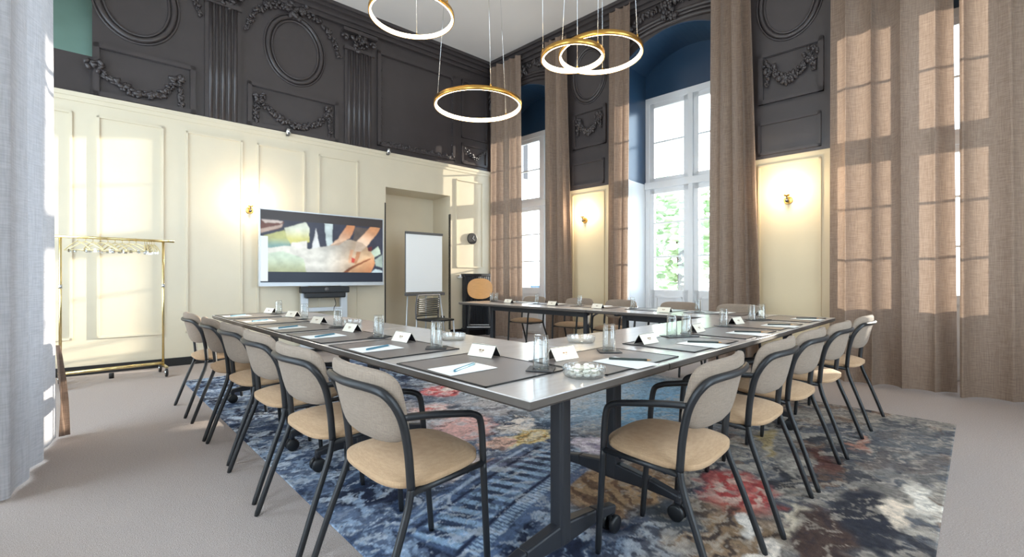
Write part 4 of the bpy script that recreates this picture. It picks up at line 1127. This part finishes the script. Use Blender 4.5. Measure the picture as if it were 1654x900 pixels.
# ------------------------------------------------------------------ outside
mb = MB().box(7.0, 60, -40, 60, -.2, -.08)
tag(mb.build('terrace_ground', M['stone']), kind='structure')
def garden_chair(x, y, rz, lab):
    t = empty('garden_chair', (x, y, -.08), rz)
    for sg in (-1, 1):
        MB().tube([(sg * .2, .2, 0), (sg * .2, -.22, .98)], .013, 8).build('leg', M['bluemetal'], t); MB().tube([(sg * .2, -.24, 0), (sg * .2, .16, .52)], .013, 8).build('leg', M['bluemetal'], t)
    m = MB()
    for k in range(6): m.box(-.2, .2, -.17 + k * .06, -.13 + k * .06, .48, .495)
    m.build('seat_slats', M['bluemetal'], t)
    m = MB()
    for k in range(4): m.beam((-.2, -.15 - .022 * k, .70 + k * .085), (.2, -.15 - .022 * k, .70 + k * .085), .012, .055)
    m.build('back_slats', M['bluemetal'], t)
    tag(t, lab, 'garden chair', 'blue garden chairs outside')
garden_chair(7.30, 6.55, 1.2, 'blue metal garden chair outside the first window, nearer the glass edge')
garden_chair(7.75, 7.25, 1.9, 'blue metal garden chair outside the first window, farther out')
def tree(x, y, h, r, lab, seed):
    rr = random.Random(seed); t = empty('garden_tree', (x, y, -.08))
    MB().tube(bez([(0, 0, 0), (.1, .05, h * .3), (0, .1, h * .7)], 6), .18, 10).build('trunk', M['bark'], t)
    m = MB()
    for k in range(700):
        a, b, q = rr.uniform(0, 6.28), rr.uniform(-1, 1), rr.random() ** .33
        s = math.sqrt(1 - b * b)
        R_ = Matrix.Rotation(rr.uniform(0, 6), 3, 'Z') @ Matrix.Rotation(rr.uniform(0, 3), 3, 'X')
        m.blob((r * q * s * math.cos(a), r * q * s * math.sin(a), h * .66 + r * 1.1 * q * b), .22, (1, .6, .18), R_, 6, 4)
    m.build('foliage', M['leaf'], t)
    tag(t, lab, 'tree', 'garden trees')
tree(15.5, 7.3, 4.2, 2.0, 'leafy tree seen pale through the open middle window', 3)
tree(17.0, 11.5, 5.0, 2.2, 'leafy tree farther out between the first and middle windows', 4)

# ------------------------------------------------------------------ light
w = bpy.data.worlds.new('sky'); S.world = w; w.use_nodes = True
bg = w.node_tree.nodes['Background']; bg.inputs['Color'].default_value = (.72, .86, 1.0, 1); bg.inputs['Strength'].default_value = 5.4
sun = bpy.data.lights.new('sun', 'SUN'); sun.energy = 9.0; sun.angle = math.radians(.6); sun.color = (1, .90, .76)
so_ = bpy.data.objects.new('sun', sun); COL.objects.link(so_)
so_.rotation_euler = Vector((-1, .248, -.171)).to_track_quat('-Z', 'Y').to_euler(); so_.location = (12, -4, 5)
def portal(c, ax, ay, sx, sy):
    l = bpy.data.lights.new('window_daylight', 'AREA'); l.shape = 'RECTANGLE'; l.size = sx; l.size_y = sy; l.cycles.is_portal = True
    o = bpy.data.objects.new('window_daylight', l); COL.objects.link(o); ax = Vector(ax); ay = Vector(ay); n = ax.cross(ay)
    m = Matrix((ax, ay, n)).transposed().to_4x4(); m.translation = Vector(c); o.matrix_world = m     # light shines along -n
for c, w_ in WIN: portal(RW(c, -TH - .06, 2.0), -DR, (0, 0, 1), 1.5, 4.0)
for a, b in ((.55, 2.05), (3.0, 4.7), (5.35, 6.65)): portal((XW - .36, (a + b) / 2, 2.17), (0, -1, 0), (0, 0, 1), b - a, 3.9)
for a, b in ((.3, 1.9), (2.9, 4.5)): portal(((a + b) / 2, YS - .36, 2.17), (1, 0, 0), (0, 0, 1), b - a, 3.9)  # portals of the unseen south windows added for fill

# ------------------------------------------------------------------ camera and view
cam = bpy.data.cameras.new('camera'); co_ = bpy.data.objects.new('camera', cam); COL.objects.link(co_)
cam.sensor_width = 36; cam.lens = 36 * 728 / 1654; cam.clip_start = .05
co_.location = (0, 0, 1.08); co_.rotation_euler = (PI / 2, 0, math.radians(46 - 90))
S.camera = co_
S.view_settings.view_transform = 'Standard'; S.view_settings.look = 'None'; S.view_settings.gamma = 1.0
S.view_settings.exposure = 0.7; S.view_settings.use_curve_mapping = False
cy = S.cycles
cy.use_denoising = True; cy.max_bounces = 8; cy.diffuse_bounces = 5; cy.glossy_bounces = 4; cy.transparent_max_bounces = 16
cy.caustics_reflective = False; cy.caustics_refractive = False; cy.sample_clamp_indirect = 6.0
